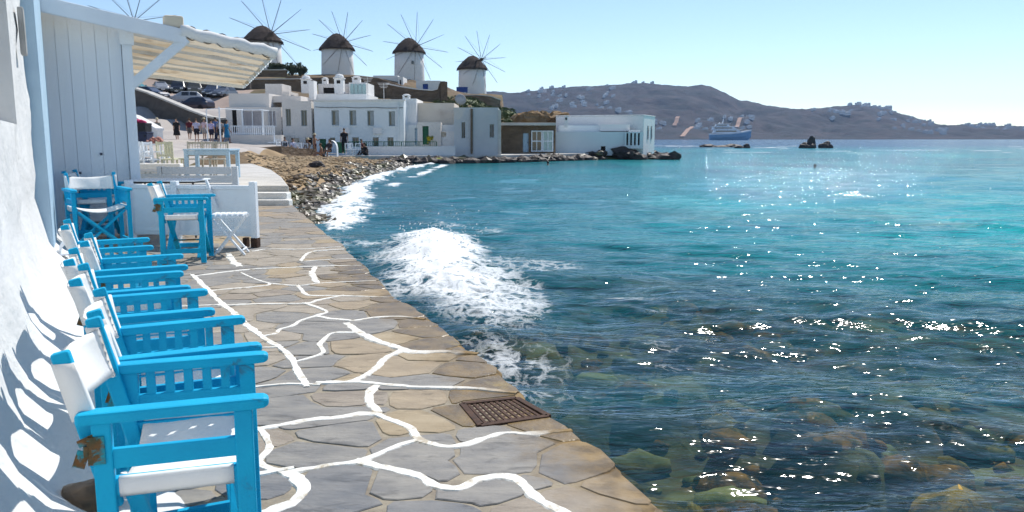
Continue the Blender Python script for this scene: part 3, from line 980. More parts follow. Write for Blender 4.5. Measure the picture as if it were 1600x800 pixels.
# ================================================================== WHITE WALL ON THE LEFT
WN = Vector((0.8788, 0.4772, 0.0))         # out of the wall, towards the path
WD = Vector((-0.4772, 0.8788, 0.0))        # along the wall, away from the camera
def wall():
    ss = np.unique(np.concatenate([np.linspace(-1.0, 11.5, 150), [4.6, 6.45]]))
    prof = [(0.62, -0.02), (0.55, 0.012), (0.42, 0.03), (0.30, 0.07), (0.20, 0.14), (0.125, 0.23), (0.08, 0.34), (0.05, 0.48), (0.02, 0.66)]
    zs = list(np.linspace(0.8, 1.4, 6)) + [1.51] + list(np.linspace(1.65, 2.8, 9)) + [2.92] + list(np.linspace(3.05, 4.2, 8))
    prof += [(0.0, z) for z in zs]
    po = np.array([p[0] for p in prof]); pz = np.array([p[1] for p in prof])
    Sg, O = np.meshgrid(ss, po)
    _, Zg = np.meshgrid(ss, pz)
    lump = (fbm(Sg * 1.4, Zg * 1.9 + O * 2, 4) - 0.5) * 0.10 + (fbm(Sg * 4, Zg * 5 + O * 5, 3) - 0.5) * 0.035
    basew = 0.75 + 0.6 * fbm(Sg * 1.3 + 7, 0 * Zg, 3)
    O2 = O * basew + lump * np.where(Zg > 0.05, 1, 0.2)
    hole = (np.abs(Sg - 5.525) < 1.1) & (Zg > 1.4)
    O2 = np.where(hole, 0.0, O2)
    X = wall_x(Sg) + WN.x * O2
    Y = Sg + WN.y * O2
    Z = Zg + np.where(Zg < 0.3, (fbm(Sg * 3, O * 4, 3) - 0.5) * 0.05 * (Zg > 0.0), 0)
    sm = 0.5 * (ss[:-1] + ss[1:])
    zm = 0.5 * (pz[:-1] + pz[1:])
    keep = ~((sm[None, :] > 4.6) & (sm[None, :] < 6.45) & (zm[:, None] > 1.51) & (zm[:, None] < 2.92))
    w = grid_obj('plastered_wall', X, Y, Z, 'plaster', keep=keep)
    tag(w, 'lumpy whitewashed wall behind the row of blue chairs at the left', 'wall')
    # window niche
    def q(s, o, z):
        return (wall_x(s) + WN.x * o, s + WN.y * o, z)
    mb = MB()
    D = -0.28
    a = [q(4.6, 0, 1.51), q(6.45, 0, 1.51), q(6.45, 0, 2.92), q(4.6, 0, 2.92)]
    b = [q(4.6, D, 1.53), q(6.45, D, 1.53), q(6.45, D, 2.92), q(4.6, D, 2.92)]
    mb.add(a + b, [(0, 1, 5, 4), (1, 2, 6, 5), (2, 3, 7, 6), (3, 0, 4, 7), (4, 5, 6, 7)])
    mb.obj('window_niche', 'plaster', w)
    # the body of the wall behind its face
    mb = MB()
    v = [q(-1, -0.32, 0), q(11.5, -0.32, 0), q(11.5, -0.32, 4.2), q(-1, -0.32, 4.2), q(-1, -0.7, 0), q(11.5, -0.7, 0), q(11.5, -0.7, 4.2), q(-1, -0.7, 4.2)]
    mb.add(v, [(0, 1, 2, 3), (4, 5, 6, 7), (0, 1, 5, 4), (1, 2, 6, 5), (2, 3, 7, 6), (3, 0, 4, 7)])
    mb.obj('core', 'plaster', w)
    mb = MB()
    for s0, zt in ((7.4, 2.35),):
        c = Vector(q(s0, 0.05, zt))
        mb.box(c, (0.05, 0.16, 0.42), Matrix.Rotation(math.atan2(WD.y, WD.x) - math.pi / 2, 3, 'Z'))
    mb.obj('timber_plug', M('grey_old_wood', (0.42, 0.42, 0.41), (0.30, 0.30, 0.29), 5, 0.9, 0.4, 30), w, bevel=0.015)
wall()

def wallpt(s, o, z):
    return Vector((wall_x(s) + WN.x * o, s + WN.y * o, z))

# ================================================================== PLANK SCREEN AND CANOPY
def screen():
    base = wallpt(11.1, 0.0, 0)
    t = thing('plank_screen', 'tall white plank screen standing across the path under the canopy', 'wooden screen', base)
    ln = 1.17
    def q(s, d, z):
        return Vector((WN.x * s - WD.x * d, WN.y * s - WD.y * d, z))
    yaw = math.atan2(WN.y, WN.x)
    R3 = Matrix.Rotation(yaw, 3, 'Z')
    n = 6
    for i in range(n):
        s0 = 0.10 + i * (ln - 0.20) / n
        wd = (ln - 0.20) / n
        top = 3.12 - 0.22 * (s0 / ln)
        MB().box(q(s0 + wd / 2, 0.004 * (i % 3), top / 2 + 0.02), (wd - 0.0025, 0.028, top - 0.04), R3).obj('plank', 'whitewood', t, bevel=0.0025)
    MB().box(q(ln / 2, -0.022, 1.5), (ln - 0.1, 0.012, 2.8), R3).obj('backing_board', 'whitewood', t)
    MB().box(q(0.03, 0.05, 1.58), (0.13, 0.09, 3.16), R3).obj('post', 'whitewood', t, bevel=0.008)
    MB().box(q(ln - 0.03, 0.03, 1.46), (0.13, 0.11, 2.92), R3).obj('post', 'whitewood', t, bevel=0.008)
    MB().box(q(ln - 0.03, 0.05, 2.80), (0.19, 0.17, 0.20), R3).obj('post_cap', 'whitewood', t, bevel=0.008)
    MB().box(q(0.55, -0.03, 0.9), (ln - 0.1, 0.04, 0.10), R3).obj('rail', 'whitewood', t, bevel=0.004)
    for (s, z) in ((0.72, 1.18), (0.44, 0.92)):
        mb = MB()
        mb.lathe([(0.0, 0), (0.018, 0.002), (0.018, 0.012), (0.0, 0.016)], 10)
        o = mb.obj('bolt', 'navy', t)
        o.location = q(s, 0.035, z)
        o.rotation_euler = (math.pi / 2, 0, yaw)
    # added panel for the shaded wall stretch, shade tone put into its pale blue
    d = MB().box((0, 0, 1.7), (2.6, 0.22, 3.4), Matrix.Rotation(math.atan2(WD.y, WD.x), 3, 'Z')).obj('shaded_wall_strip', 'paleblue', bevel=0.01)
    d.location = wallpt(9.5, 0.02, 0)
    tag(d, 'tall pale blue panel standing for the shaded stretch of wall beside the plank screen', 'door')
screen()

def canopy():
    A = wallpt(10.75, 0.02, 0); A.z = 3.24
    B = W(428, 80, 12.5)
    C = W(381, 131, 19.4)
    D = wallpt(19.0, -0.4, 0); D.z = A.z - (B.z - C.z)
    A2 = A
    t = thing('canopy', 'cream canvas canopy on white beams sloping out over the terrace', 'canopy', (A.x, A.y, 0))
    o = Vector((A.x, A.y, 0))
    A, B, C, D = A - o, B - o, C - o, D - o
    def P(u, v, dz=0.0):
        p = A.lerp(B, u).lerp(D.lerp(C, u), v)
        return p + Vector((0, 0, dz))
    nb = 7
    # canvas in bays that sag between the battens
    mb = MB()
    nu, nv = 14, nb * 6
    vs = []
    for j in range(nv + 1):
        for i in range(nu + 1):
            u, v = i / nu, j / nv
            ph = (v * nb) % 1.0
            sag = -0.11 * (4 * ph * (1 - ph)) * (0.75 + 0.5 * mnoise.noise(Vector((u * 3, int(v * nb) * 1.7, 0)))) + 0.03 * mnoise.noise(Vector((u * 7, v * 16, 3)))
            vs.append(P(u, v, sag))
    n1 = len(vs)
    vs2 = [p + Vector((0, 0, 0.012)) for p in vs]
    fs = []
    for j in range(nv):
        for i in range(nu):
            a = j * (nu + 1) + i
            fs.append((a, a + 1, a + nu + 2, a + nu + 1))
            fs.append((n1 + a, n1 + a + nu + 1, n1 + a + nu + 2, n1 + a + 1))
    m2 = bpy.data.materials.new('backlit_canvas')
    m2.use_nodes = True
    nt = m2.node_tree
    nt.nodes.clear()
    f, raw = noise_fac(nt, 0.9, 6, 0.4, 0.65, vec=(0.6, 2.0, 1))
    c = ramp_mix(nt, f, (0.78, 0.69, 0.54), (0.62, 0.50, 0.34))
    f2, _ = noise_fac(nt, 1.6, 6, 0.60, 0.70)
    c = ramp_mix(nt, f2, c, (0.34, 0.25, 0.16))
    df = nt.nodes.new('ShaderNodeBsdfDiffuse'); tl = nt.nodes.new('ShaderNodeBsdfTranslucent'); mx = nt.nodes.new('ShaderNodeMixShader'); out = nt.nodes.new('ShaderNodeOutputMaterial')
    nt.links.new(c, df.inputs[0]); nt.links.new(c, tl.inputs[0]); mx.inputs[0].default_value = 0.30
    nt.links.new(df.outputs[0], mx.inputs[1]); nt.links.new(tl.outputs[0], mx.inputs[2]); nt.links.new(mx.outputs[0], out.inputs[0])
    mb.add(vs, [f for f in fs if f[0] < n1]).obj('canvas', m2, t, smooth=True)
    for j in range(nb + 1):
        v = j / nb
        MB().bar(P(0, v, -0.035), P(1, v, -0.035), 0.055, 0.075).obj('batten', 'whitewood', t, bevel=0.006)
    # front beam, then the rolled canvas edge lashed on with rope
    MB().bar(P(0.0, -0.012, -0.10), P(0.60, -0.012, -0.10), 0.07, 0.20).obj('front_beam', 'whitewood', t, bevel=0.01)
    n = 14
    MB().tube([P(0.575 + 0.43 * k / n, -0.012, -0.03 + 0.012 * math.sin(k * 1.7)) for k in range(n + 1)], [0.085 + 0.008 * math.sin(k * 2.3) for k in range(n + 1)], 12).obj('rolled_edge', 'canvas', t, smooth=True)
    for k in range(6):
        u = 0.615 + 0.068 * k
        ring = []
        for a in range(13):
            th = a / 12 * 2 * math.pi
            ring.append(P(u + 0.012 * math.sin(th * 0.5), -0.012, -0.03) + Vector((-0.47 * 0.097 * math.cos(th), -0.88 * 0.097 * math.cos(th) * 1.0, 0.097 * math.sin(th))))
        MB().tube(ring, 0.008, 6, cap=False).obj('lashing', 'rope', t)
    # outer pole along the seaward edge with a laced cord
    MB().tube([P(1.0, 0, -0.04), P(1.0, 1, -0.04)], 0.035, 10).obj('edge_pole', 'whitewood', t)
    pts = []
    for k in range(90):
        v = k / 89
        a = k * 1.05
        pts.append(P(1.0, v, -0.04) + Vector((0.05 * math.cos(a), 0, 0.05 * math.sin(a))))
    MB().tube(pts, 0.012, 5).obj('lacing', 'canvas', t)
    MB().bar(P(0, 1, -0.06), P(1, 1, -0.06), 0.06, 0.10).obj('rear_beam', 'whitewood', t)
    # diagonal brace out from the screen post
    post = wallpt(11.1, 1.12, 2.10) - o
    MB().bar(post, P(0.60, -0.014, -0.12), 0.06, 0.13).obj('brace', 'whitewood', t, bevel=0.008)
    MB().bar(wallpt(18.2, 0.3, 1.6) - o, P(0.42, 0.97, -0.1), 0.08, 0.10).obj('brace', 'whitewood', t, bevel=0.008)
    MB().bar(wallpt(18.6, 0.1, 0.0) - o, P(0.03, 1.0, -0.1), 0.12, 0.12, up=(0, 1, 0)).obj('post', 'whitewood', t, bevel=0.008)
    # lamp hanging under the front bay
    c = P(0.30, 0.08, -0.18)
    g = MB().lathe([(0.0, 0.12), (0.012, 0.12), (0.015, 0.05), (0.06, 0.03), (0.065, -0.03), (0.0, -0.05)], 12, c).obj('lamp', 'black', t)
    # folded canvas lump on top of the beam
    mb = MB()
    mb.box(P(0.55, 0.0, 0.08), (0.26, 0.2, 0.17), Matrix.Rotation(0.5, 3, 'Z'))
    mb.obj('canvas_bundle', 'tarp', t, bevel=0.03)
    # rubble of dry reed laid over the top
canopy()
# ================================================================== DIRECTOR CHAIRS
K = 1.12                                    # the chairs stand a little taller than the common size
def make_chair(label, group, sag=0.045):
    t = thing('directors_chair', label, 'chair', (0, 0, 0), 0, group)
    t.scale = (K, K, K)
    B = 'blue'
    W2 = 0.205
    XF, XR = 0.174, -0.134
    XM, XL = (XF + XR) / 2, XF - XR
    def arm(s):
        """an arm rest with a rounded nose that drops a little towards the back"""
        secs = []
        for x, w, th in ((-0.186, 0.040, 0.020), (-0.176, 0.050, 0.027), (0.20, 0.052, 0.028), (0.222, 0.048, 0.026), (0.234, 0.034, 0.018)):
            zc = 0.612 + 0.006 * x
            secs.append([(x, s * W2 - w / 2, zc - th / 2), (x, s * W2 + w / 2, zc - th / 2), (x, s * W2 + w / 2, zc + th / 2), (x, s * W2 - w / 2, zc + th / 2)])
        return MB().loft(secs).obj('arm', B, t, bevel=0.006)
    for s in (-1, 1):
        y = s * W2
        arm(s)
        MB().box((XF, y, 0.30), (0.042, 0.028, 0.598)).obj('front_leg', B, t, bevel=0.004)
        MB().box((XR, y, 0.30), (0.042, 0.028, 0.598)).obj('rear_leg', B, t, bevel=0.004)
        MB().box((XM, y, 0.508), (XL, 0.018, 0.048)).obj('upper_rail', B, t, bevel=0.003)
        MB().box((XM, y * 0.95, 0.437), (XL, 0.028, 0.042)).obj('seat_rail', B, t, bevel=0.004)
        MB().box((XM, y, 0.12), (XL, 0.020, 0.042)).obj('low_rail', B, t, bevel=0.003)
        MB().bar((XR + 0.012, y * 0.89, 0.38), (-0.212, y * 0.89, 0.762), 0.026, 0.040, up=(1, 0, 0)).obj('back_post', B, t, bevel=0.006)
        mb = MB()
        mb.box((XR - 0.012, y + s * 0.0165, 0.535), (0.036, 0.004, 0.066))
        mb.box((XR - 0.046, y * 0.97 + s * 0.014, 0.515), (0.026, 0.004, 0.040), Matrix.Rotation(0.35, 3, 'Y'))
        mb.box((XR - 0.030, y * 0.98 + s * 0.016, 0.560), (0.040, 0.004, 0.016), Matrix.Rotation(-0.4, 3, 'Y'))
        mb.lathe([(0.0, -0.012), (0.010, -0.012), (0.010, 0.012), (0.0, 0.012)], 8, (XR - 0.030, y + s * 0.010, 0.535))
        mb.obj('hinge', 'rust', t)
    for k in range(5):
        MB().box((XR + 0.052 + 0.049 * k, W2, 0.566), (0.024, 0.013, 0.074)).obj('slat', B, t, bevel=0.002)
    for x in (XF - 0.035, XR + 0.03):
        MB().bar((x, -W2 * 0.9, 0.05), (x, W2 * 0.86, 0.415), 0.020, 0.040, up=(1, 0, 0)).obj('cross_brace', B, t, bevel=0.003)
        MB().bar((x + 0.022, W2 * 0.9, 0.05), (x + 0.022, -W2 * 0.86, 0.415), 0.020, 0.040, up=(1, 0, 0)).obj('cross_brace', B, t, bevel=0.003)
    MB().tube([(XF - 0.03, -0.01, 0.2), (XR + 0.03, -0.01, 0.2)], 0.009, 8).obj('pivot_rod', 'rust', t)
    # seat canvas wrapped over the two seat rails
    mb = MB()
    secs = []
    for i in range(9):
        x = XR + 0.028 + (XL - 0.056) * i / 8
        top_, bot_ = [], []
        for k in range(13):
            u = -1 + 2 * k / 12
            z = 0.462 - sag * (1 - u * u) * (1 + 0.25 * math.sin(i * 0.9)) - 0.010 * abs(x * 3) * (1 - u * u)
            top_.append((x, u * W2 * 0.98, z))
            bot_.append((x, u * W2 * 0.98, z - 0.006))
        secs.append(top_ + [(x, W2 * 1.03, 0.458), (x, W2 * 1.035, 0.426), (x, W2 * 1.0, 0.412)] + bot_[::-1] + [(x, -W2 * 1.0, 0.412), (x, -W2 * 1.035, 0.426), (x, -W2 * 1.03, 0.458)])
    mb.loft(secs)
    mb.obj('seat_canvas', 'canvas', t, smooth=True)
    # back canvas, a loop round each post with a sling between
    mb = MB()
    secs = []
    for i in range(7):
        h = i / 6
        z = 0.600 + 0.137 * h
        xp = XR + 0.012 - 0.090 * (z - 0.38) / 0.382
        fr, bk = [], []
        for k in range(15):
            u = -1 + 2 * k / 14
            sg = -0.060 * (1 - u * u) - 0.02 * (h - 0.5) * (1 - u * u) + 0.006 * math.sin(5 * u + 2 * h)
            zz = z - 0.028 * (1 - u * u) * (h - 0.2)
            fr.append((xp + 0.026 + sg, u * W2 * 0.93, zz))
            bk.append((xp + 0.019 + sg, u * W2 * 0.93, zz))
        e = W2 * 0.89
        secs.append(fr + [(xp + 0.024, e + 0.016, z), (xp - 0.022, e + 0.016, z), (xp - 0.024, e - 0.016, z), (xp + 0.011, e - 0.021, z)] + bk[1:-1][::-1] +
                    [(xp + 0.011, -e + 0.021, z), (xp - 0.024, -e + 0.016, z), (xp - 0.022, -e - 0.016, z), (xp + 0.024, -e - 0.016, z)])
    mb.loft(secs)
    mb.obj('back_canvas', 'canvas', t, smooth=True)
    return t

CH_GROUP = 'blue folding chairs along the quay'
D = math.radians
ROT = math.radians(17)
def chair_at(px, py, lx, ly, rot):
    """origin of a chair whose arm point (lx, ly) shows at a pixel"""
    p = G(px, py, 0.70)
    c, s = math.cos(rot) * K, math.sin(rot) * K
    return Vector((p.x - c * lx + s * ly, p.y - s * lx - c * ly, 0.012))
row = [(chair_at(427, 621, 0.234, -0.205, D(20)), D(20), 'nearest blue folding chair, at the very front of the row'),
       (chair_at(409, 541, 0.234, -0.205, D(25)), D(25), 'blue folding chair second from the front of the row'),
       (chair_at(336, 486, 0.234, -0.205, D(24)), D(24), 'blue folding chair third from the front of the row'),
       (chair_at(287, 427, 0.234, 0.205, D(26)), D(26), 'blue folding chair fourth from the front of the row'),
       (chair_at(294, 417, 0.234, -0.205, D(25)), D(25), 'blue folding chair second from the far end of the row'),
       (chair_at(234, 374, 0.234, 0.205, D(27)), D(27), 'blue folding chair at the far end of the row by the wall')]
first = make_chair(row[0][2], CH_GROUP)
first.location = row[0][0]
first.rotation_euler = (0, 0, ROT)
for loc, rot, lab in row[1:]:
    dup(first, loc, rot, lab)
# three more round the cafe table by the plank screen
p = W(153, 330, 9.7)
c7 = dup(first, Vector((p.x, p.y, 0.012)), math.radians(-52), 'blue folding chair before the plank screen, turned towards the viewer', CH_GROUP)
c7.scale = (1.45, 1.45, 1.27)
p = W(148, 300, 10.9)
c8 = dup(first, Vector((p.x, p.y, 0.012)), math.radians(14), 'blue folding chair half hidden in shade against the plank screen', CH_GROUP)
c8.scale = (1.4, 1.4, 1.26)
p = G(291, 408)
c9 = dup(first, Vector((p.x, p.y, 0.012)), math.radians(12), 'blue folding chair beside the white slatted stool', CH_GROUP)
c9.scale = (1.36, 1.3, 1.18)

# ---------------------------------------------------------------- small things by the wall
def brown_stone():
    p = G(140, 806)
    r = MB().rock((0, 0, 0), (0.105, 0.085, 0.075), 5, 3, 0.16).obj('stone', 'brownstone', smooth=True)
    r.location = (p.x, p.y, 0.062)
    tag(r, 'round dark brown stone on the ground behind the nearest chair', 'stone')
    # white plastic chair backs stacked low by the wall
    p = wallpt(8.35, 0.30, 0)
    t = thing('folded_lounger', 'curved white slatted lounger end tucked against the wall', 'lounger', p, math.atan2(WN.y, WN.x))
    t.scale = (0.62,) * 3
    for k in range(4):
        pts = []
        for a in range(11):
            th = math.pi * a / 10
            pts.append((0.17 * math.cos(th) - 0.02, -0.2 + 0.11 * k, 0.36 + 0.15 * math.sin(th)))
        pts = [(0.15, -0.2 + 0.11 * k, 0.02)] + pts + [(-0.19, -0.2 + 0.11 * k, 0.02)]
        MB().tube(pts, 0.022, 8).obj('hoop', 'whitewood', t, smooth=True)
    MB().box((-0.02, -0.035, 0.30), (0.34, 0.40, 0.03)).obj('shelf', 'whitewood', t, bevel=0.008)
    MB().box((-0.02, -0.035, 0.06), (0.34, 0.40, 0.03)).obj('base', 'whitewood', t, bevel=0.008)
brown_stone()

def stool():
    p = G(362, 398)
    t = thing('folding_stool', 'white folding stool with a slatted seat in front of the white barrier', 'stool', (p.x, p.y, 0.012), math.radians(8))
    for r in (-1, 1):
        for k in range(6):
            MB().box((-0.16 + 0.064 * k, r * 0.077, 0.485), (0.046, 0.135, 0.022)).obj('seat_slat', 'whitewood', t, bevel=0.003)
    for y in (-0.145, 0.0, 0.145):
        MB().box((0, y, 0.462), (0.40, 0.022, 0.026)).obj('seat_bearer', 'whitewood', t)
    for s, y in ((1, -0.13), (-1, -0.10), (1, 0.13), (-1, 0.10)):
        MB().bar((-0.18 * s, y, 0.45), (0.18 * s, y, 0.0), 0.022, 0.034, up=(0, 1, 0)).obj('leg', 'whitewood', t, bevel=0.003)
    for x, y in ((0.155, 0.12), (-0.155, 0.10)):
        MB().tube([(x, -y, 0.06), (x, y, 0.06)], 0.010, 8).obj('stretcher', 'whitewood', t)
stool()

def barrier():
    a = W(206, 340, 10.55); b = W(404, 340, 10.25)
    d = Vector((b.x - a.x, b.y - a.y, 0))
    ln = d.length
    yaw = math.atan2(d.y, d.x)
    t = thing('barrier', 'low white painted board barrier across the path behind the stool', 'barrier', (a.x, a.y, 0.01), yaw)
    n = 3
    segs = [(0.02, ln * 0.36), (ln * 0.37, ln * 0.60), (ln * 0.605, ln - 0.10)]
    for k, (x0, x1) in enumerate(segs):
        MB().box(((x0 + x1) / 2, 0.01 * (k % 2), 0.445), (x1 - x0, 0.03, 0.60)).obj('board', 'whitewood', t, bevel=0.005)
    MB().box((ln / 2, -0.004, 0.765), (ln - 0.06, 0.06, 0.05)).obj('top_rail', 'whitewood', t, bevel=0.006)
    MB().box((ln / 2, -0.02, 0.17), (ln - 0.12, 0.02, 0.07)).obj('bottom_rail', 'whitewood', t, bevel=0.004)
    for x in (0.0, ln * 0.365, ln - 0.05):
        MB().box((x, -0.012, 0.42), (0.085, 0.08, 0.84)).obj('post', 'whitewood', t, bevel=0.008)
    for x in (ln - 0.05, ln - 0.18):
        MB().box((x, -0.014, 0.06), (0.09 if x > ln - 0.1 else 0.05, 0.088, 0.12)).obj('foot', 'grate', t)
    MB().bar((ln * 0.63, -0.06, 0.86), (ln * 0.70, -0.06, 0.50), 0.03, 0.03).obj('prop', 'whitewood', t)
barrier()

def cafe_table():
    a = W(204, 289, 11.35); b = W(313, 289, 11.35)
    t = thing('cafe_table', 'thin topped white café table behind the blue chairs', 'table', ((a.x + b.x) / 2, 11.45, 0.012))
    w = b.x - a.x
    MB().box((0, 0, 0.80), (w, 0.6, 0.022)).obj('tabletop', 'whitewood', t, bevel=0.004)
    MB().box((0, 0, 0.778), (w - 0.03, 0.57, 0.018)).obj('frame', 'black', t)
    for x in (-w / 2 + 0.04, w / 2 - 0.04):
        for y in (-0.26, 0.26):
            MB().tube([(x, y, 0.77), (x, y, 0)], 0.014, 8).obj('leg', 'black', t)
cafe_table()

# ================================================================== TERRACE, STEPS, FURNITURE ON IT
TZ = 0.39
def terrace():
    e = [G(450, 291, TZ), G(440, 276, TZ), G(424, 265, TZ), G(400, 257, TZ), G(372, 251, TZ)]
    front = PATH_END + 0.03
    pts = [(-12.5, front), (e[0].x * 1.01, front)] + [(p.x, p.y) for p in e[1:]] + [(-13.0, 31.0), (-22, 31.0), (-20, front)]
    n = len(pts)
    mb = MB()
    mb.add([(x, y, -0.9) for x, y in pts] + [(x, y, TZ) for x, y in pts], [tuple(range(n - 1, -1, -1)), tuple(range(n, 2 * n))] + [(i, (i + 1) % n, n + (i + 1) % n, n + i) for i in range(n)])
    structure(mb.obj('terrace', 'concrete', bevel=0.04))
    xr = e[0].x * 1.01
    mb = MB()
    mb.box(((-12.5 + xr + 0.05) / 2, front - 0.18, -0.15), (xr + 0.05 + 12.5, 0.36, 0.82))
    structure(mb.obj('step', 'limewash', bevel=0.03))
    mb = MB()
    mb.box(((-12.5 + xr) / 2 + 0.05, front - 0.42, -0.30), (xr + 12.7, 0.30, 0.85))
    structure(mb.obj('lower_step', 'limewash', bevel=0.03))
terrace()

def simple_chair(name, label, mat, group, arms=False, slats=4):
    t = thing(name, label, 'chair', (0, 0, 0), 0, group)
    for x in (-0.19, 0.19):
        MB().box((x, -0.18, 0.22), (0.04, 0.04, 0.44)).obj('leg', mat, t)
        MB().bar((x, 0.18, 0.0), (x, 0.25, 0.92), 0.04, 0.04, up=(1, 0, 0)).obj('back_post', mat, t)
        MB().box((x, 0, 0.20), (0.022, 0.34, 0.03)).obj('stretcher', mat, t)
    MB().box((0, 0, 0.455), (0.44, 0.42, 0.035)).obj('seat', mat, t, bevel=0.006)
    for z in (0.88, 0.56):
        MB().box((0, 0.185 + 0.07 * z / 0.92, z), (0.36, 0.03, 0.06)).obj('back_rail', mat, t)
    for k in range(slats):
        x = -0.14 + 0.28 * k / (slats - 1)
        MB().bar((x, 0.223, 0.58), (x, 0.252, 0.86), 0.028, 0.016, up=(1, 0, 0)).obj('back_slat', mat, t)
    if arms:
        for x in (-0.20, 0.20):
            MB().box((x, 0.02, 0.66), (0.05, 0.44, 0.03)).obj('arm', mat, t)
            MB().box((x, -0.17, 0.56), (0.035, 0.035, 0.2)).obj('arm_post', mat, t)
    return t

def terrace_furniture():
    # white trestle table on the path by the screen
    a = W(188, 266, 16.0); b = W(278, 266, 16.0)
    t = thing('trestle_table', 'long white trestle table behind the barrier beside the plank screen', 'table', ((a.x + b.x) / 2, 16.0, 0.01))
    w = b.x - a.x
    MB().box((0, 0, a.z - 0.02), (w, 0.8, 0.04)).obj('tabletop', 'canvas', t, bevel=0.008)
    for x in (-w * 0.32, w * 0.30):
        for s in (-1, 1):
            MB().bar((x - 0.2, s * 0.3, a.z - 0.05), (x + 0.2, s * 0.3, 0), 0.04, 0.05, up=(0, 1, 0)).obj('leg', 'whitewood', t)
            MB().bar((x + 0.2, s * 0.25, a.z - 0.05), (x - 0.2, s * 0.25, 0), 0.04, 0.05, up=(0, 1, 0)).obj('leg', 'whitewood', t)
    MB().box((0, -0.33, a.z - 0.10), (w * 0.95, 0.03, 0.08)).obj('apron', 'whitewood', t)
    # white plank bench with its back to the viewer
    a = W(254, 267, 13.4); b = W(366, 267, 13.2)
    t = thing('plank_bench', 'white plank bench with a long solid back behind the barrier', 'bench', ((a.x + b.x) / 2, 13.3, 0.01))
    w = b.x - a.x
    for k, z in enumerate((0.86, 0.72, 0.58)):
        MB().box((-0.03, 0.004 * k, z), (w - 0.12, 0.03, 0.125)).obj('back_plank', 'whitewood', t, bevel=0.004)
    for x in (-w / 2, w / 2 - 0.03):
        MB().box((x, 0.02, 0.46), (0.10, 0.07, 0.94)).obj('post', 'whitewood', t, bevel=0.008)
    MB().box((0, 0.28, 0.44), (w, 0.42, 0.04)).obj('seat', 'whitewood', t)
    for x in (-w / 2 + 0.05, w / 2 - 0.05):
        MB().box((x, 0.44, 0.21), (0.07, 0.07, 0.42)).obj('leg', 'whitewood', t)
    # low parapet on the terrace
    a = W(184, 256, 18.6); b = W(284, 256, 18.6)
    o = MB().box((0, 0, 0), (b.x - a.x, 0.22, a.z - TZ)).obj('parapet_wall', 'white', bevel=0.02)
    o.location = ((a.x + b.x) / 2, 18.6, TZ + (a.z - TZ) / 2 + 0.004)
    tag(o, 'low white parapet wall at the edge of the terrace below the white chairs', 'wall')
    # white chairs behind the parapet
    wc = simple_chair('slatted_chair', 'white slatted chair behind the parapet, nearest the plank screen', 'whitewood', 'white slatted chairs on the terrace', True)
    spots = [(203, 0.2, 'white slatted chair behind the parapet, nearest the plank screen'), (219, 0.0, 'white slatted chair in the middle of the three behind the parapet'),
             (239, -0.3, 'white slatted chair behind the parapet beside the yellow chair')]
    for i, (px, rz, lab) in enumerate(spots):
        p = W(px, 250, 20.6 + 0.2 * i)
        if i == 0:
            wc.location = (p.x, p.y, TZ + 0.004); wc.rotation_euler = (0, 0, math.pi + rz)
        else:
            dup(wc, (p.x, p.y, TZ + 0.004), math.pi + rz, lab)
    yc = simple_chair('slatted_chair', 'faded yellow slatted chair between the white chairs and the pale blue table', 'yellow', 'yellow chairs', False, 5)
    p = W(262, 250, 21.2)
    yc.location = (p.x, p.y, TZ + 0.004); yc.rotation_euler = (0, 0, math.pi + 0.15)
    p = W(277, 250, 22.0)
    o = dup(yc, (p.x, p.y, TZ + 0.004), 2.3, 'faded yellow slatted chair just left of the pale blue table leg')
    # pale blue table and wicker chairs
    a = W(285, 229, 20.2); b = W(358, 229, 20.2)
    t = thing('dining_table', 'pale blue wooden table with square legs on the terrace', 'table', ((a.x + b.x) / 2, 20.6, TZ + 0.004))
    w = b.x - a.x
    h = 0.74
    MB().box((0, 0, h - 0.02), (w, 0.8, 0.04)).obj('tabletop', 'paleblue', t, bevel=0.006)
    MB().box((0, -0.36, h - 0.10), (w - 0.06, 0.03, 0.10)).obj('apron', 'paleblue', t)
    MB().box((0, 0.36, h - 0.10), (w - 0.06, 0.03, 0.10)).obj('apron', 'paleblue', t)
    for x in (-w / 2 + 0.06, w / 2 - 0.06):
        for y in (-0.35, 0.35):
            MB().box((x, y, (h - 0.04) / 2), (0.085, 0.085, h - 0.04)).obj('leg', 'paleblue', t, bevel=0.004)
    wk = simple_chair('wicker_chair', 'pale wicker chair pulled up behind the left of the blue table', 'wicker', 'wicker chairs round the pale blue table', False, 5)
    for i, (px, rz, lab) in enumerate([(302, 0.1, ''), (322, -0.05, 'pale wicker chair pulled up behind the middle of the blue table'), (342, 0.1, 'pale wicker chair pulled up behind the right of the blue table')]):
        p = W(px, 250, 21.6)
        if i == 0:
            wk.location = (p.x, p.y, TZ + 0.004); wk.rotation_euler = (0, 0, rz)
        else:
            dup(wk, (p.x, p.y, TZ + 0.004), rz, lab)
terrace_furniture()
# ================================================================== LAND BEHIND: BEACH, STREET, HILLSIDE
CP = []
def cp(px, py, Y): CP.append(W(px, py, Y))
for p in SHORE:
    CP.append(Vector((p.x - 0.2, p.y, SEA - 0.02))); CP.append(Vector((p.x + 2.5, p.y - 1.0, -1.3))); CP.append(Vector((p.x - 1.2 - 0.02 * p.y, p.y + 0.6, SEA + 0.30)))
for a in ((400, 262, 30), (425, 275, 25), (445, 292, 21), (450, 255, 38), (480, 262, 34), (520, 247, 52), (560, 247, 56), (430, 248, 48), (440, 247, 44), (470, 247, 46), (500, 247, 51), (540, 246, 55), (420, 251, 38), (460, 252, 41), (500, 251, 47), (450, 244.5, 55), (480, 244.5, 56), (510, 244.5, 57)): cp(*a)
for px in (480, 540, 620, 700, 780, 860, 930): CP.append(Vector((W(px, 243, 64).x, 64 + max(0, px - 780) * 0.05, -0.15)))
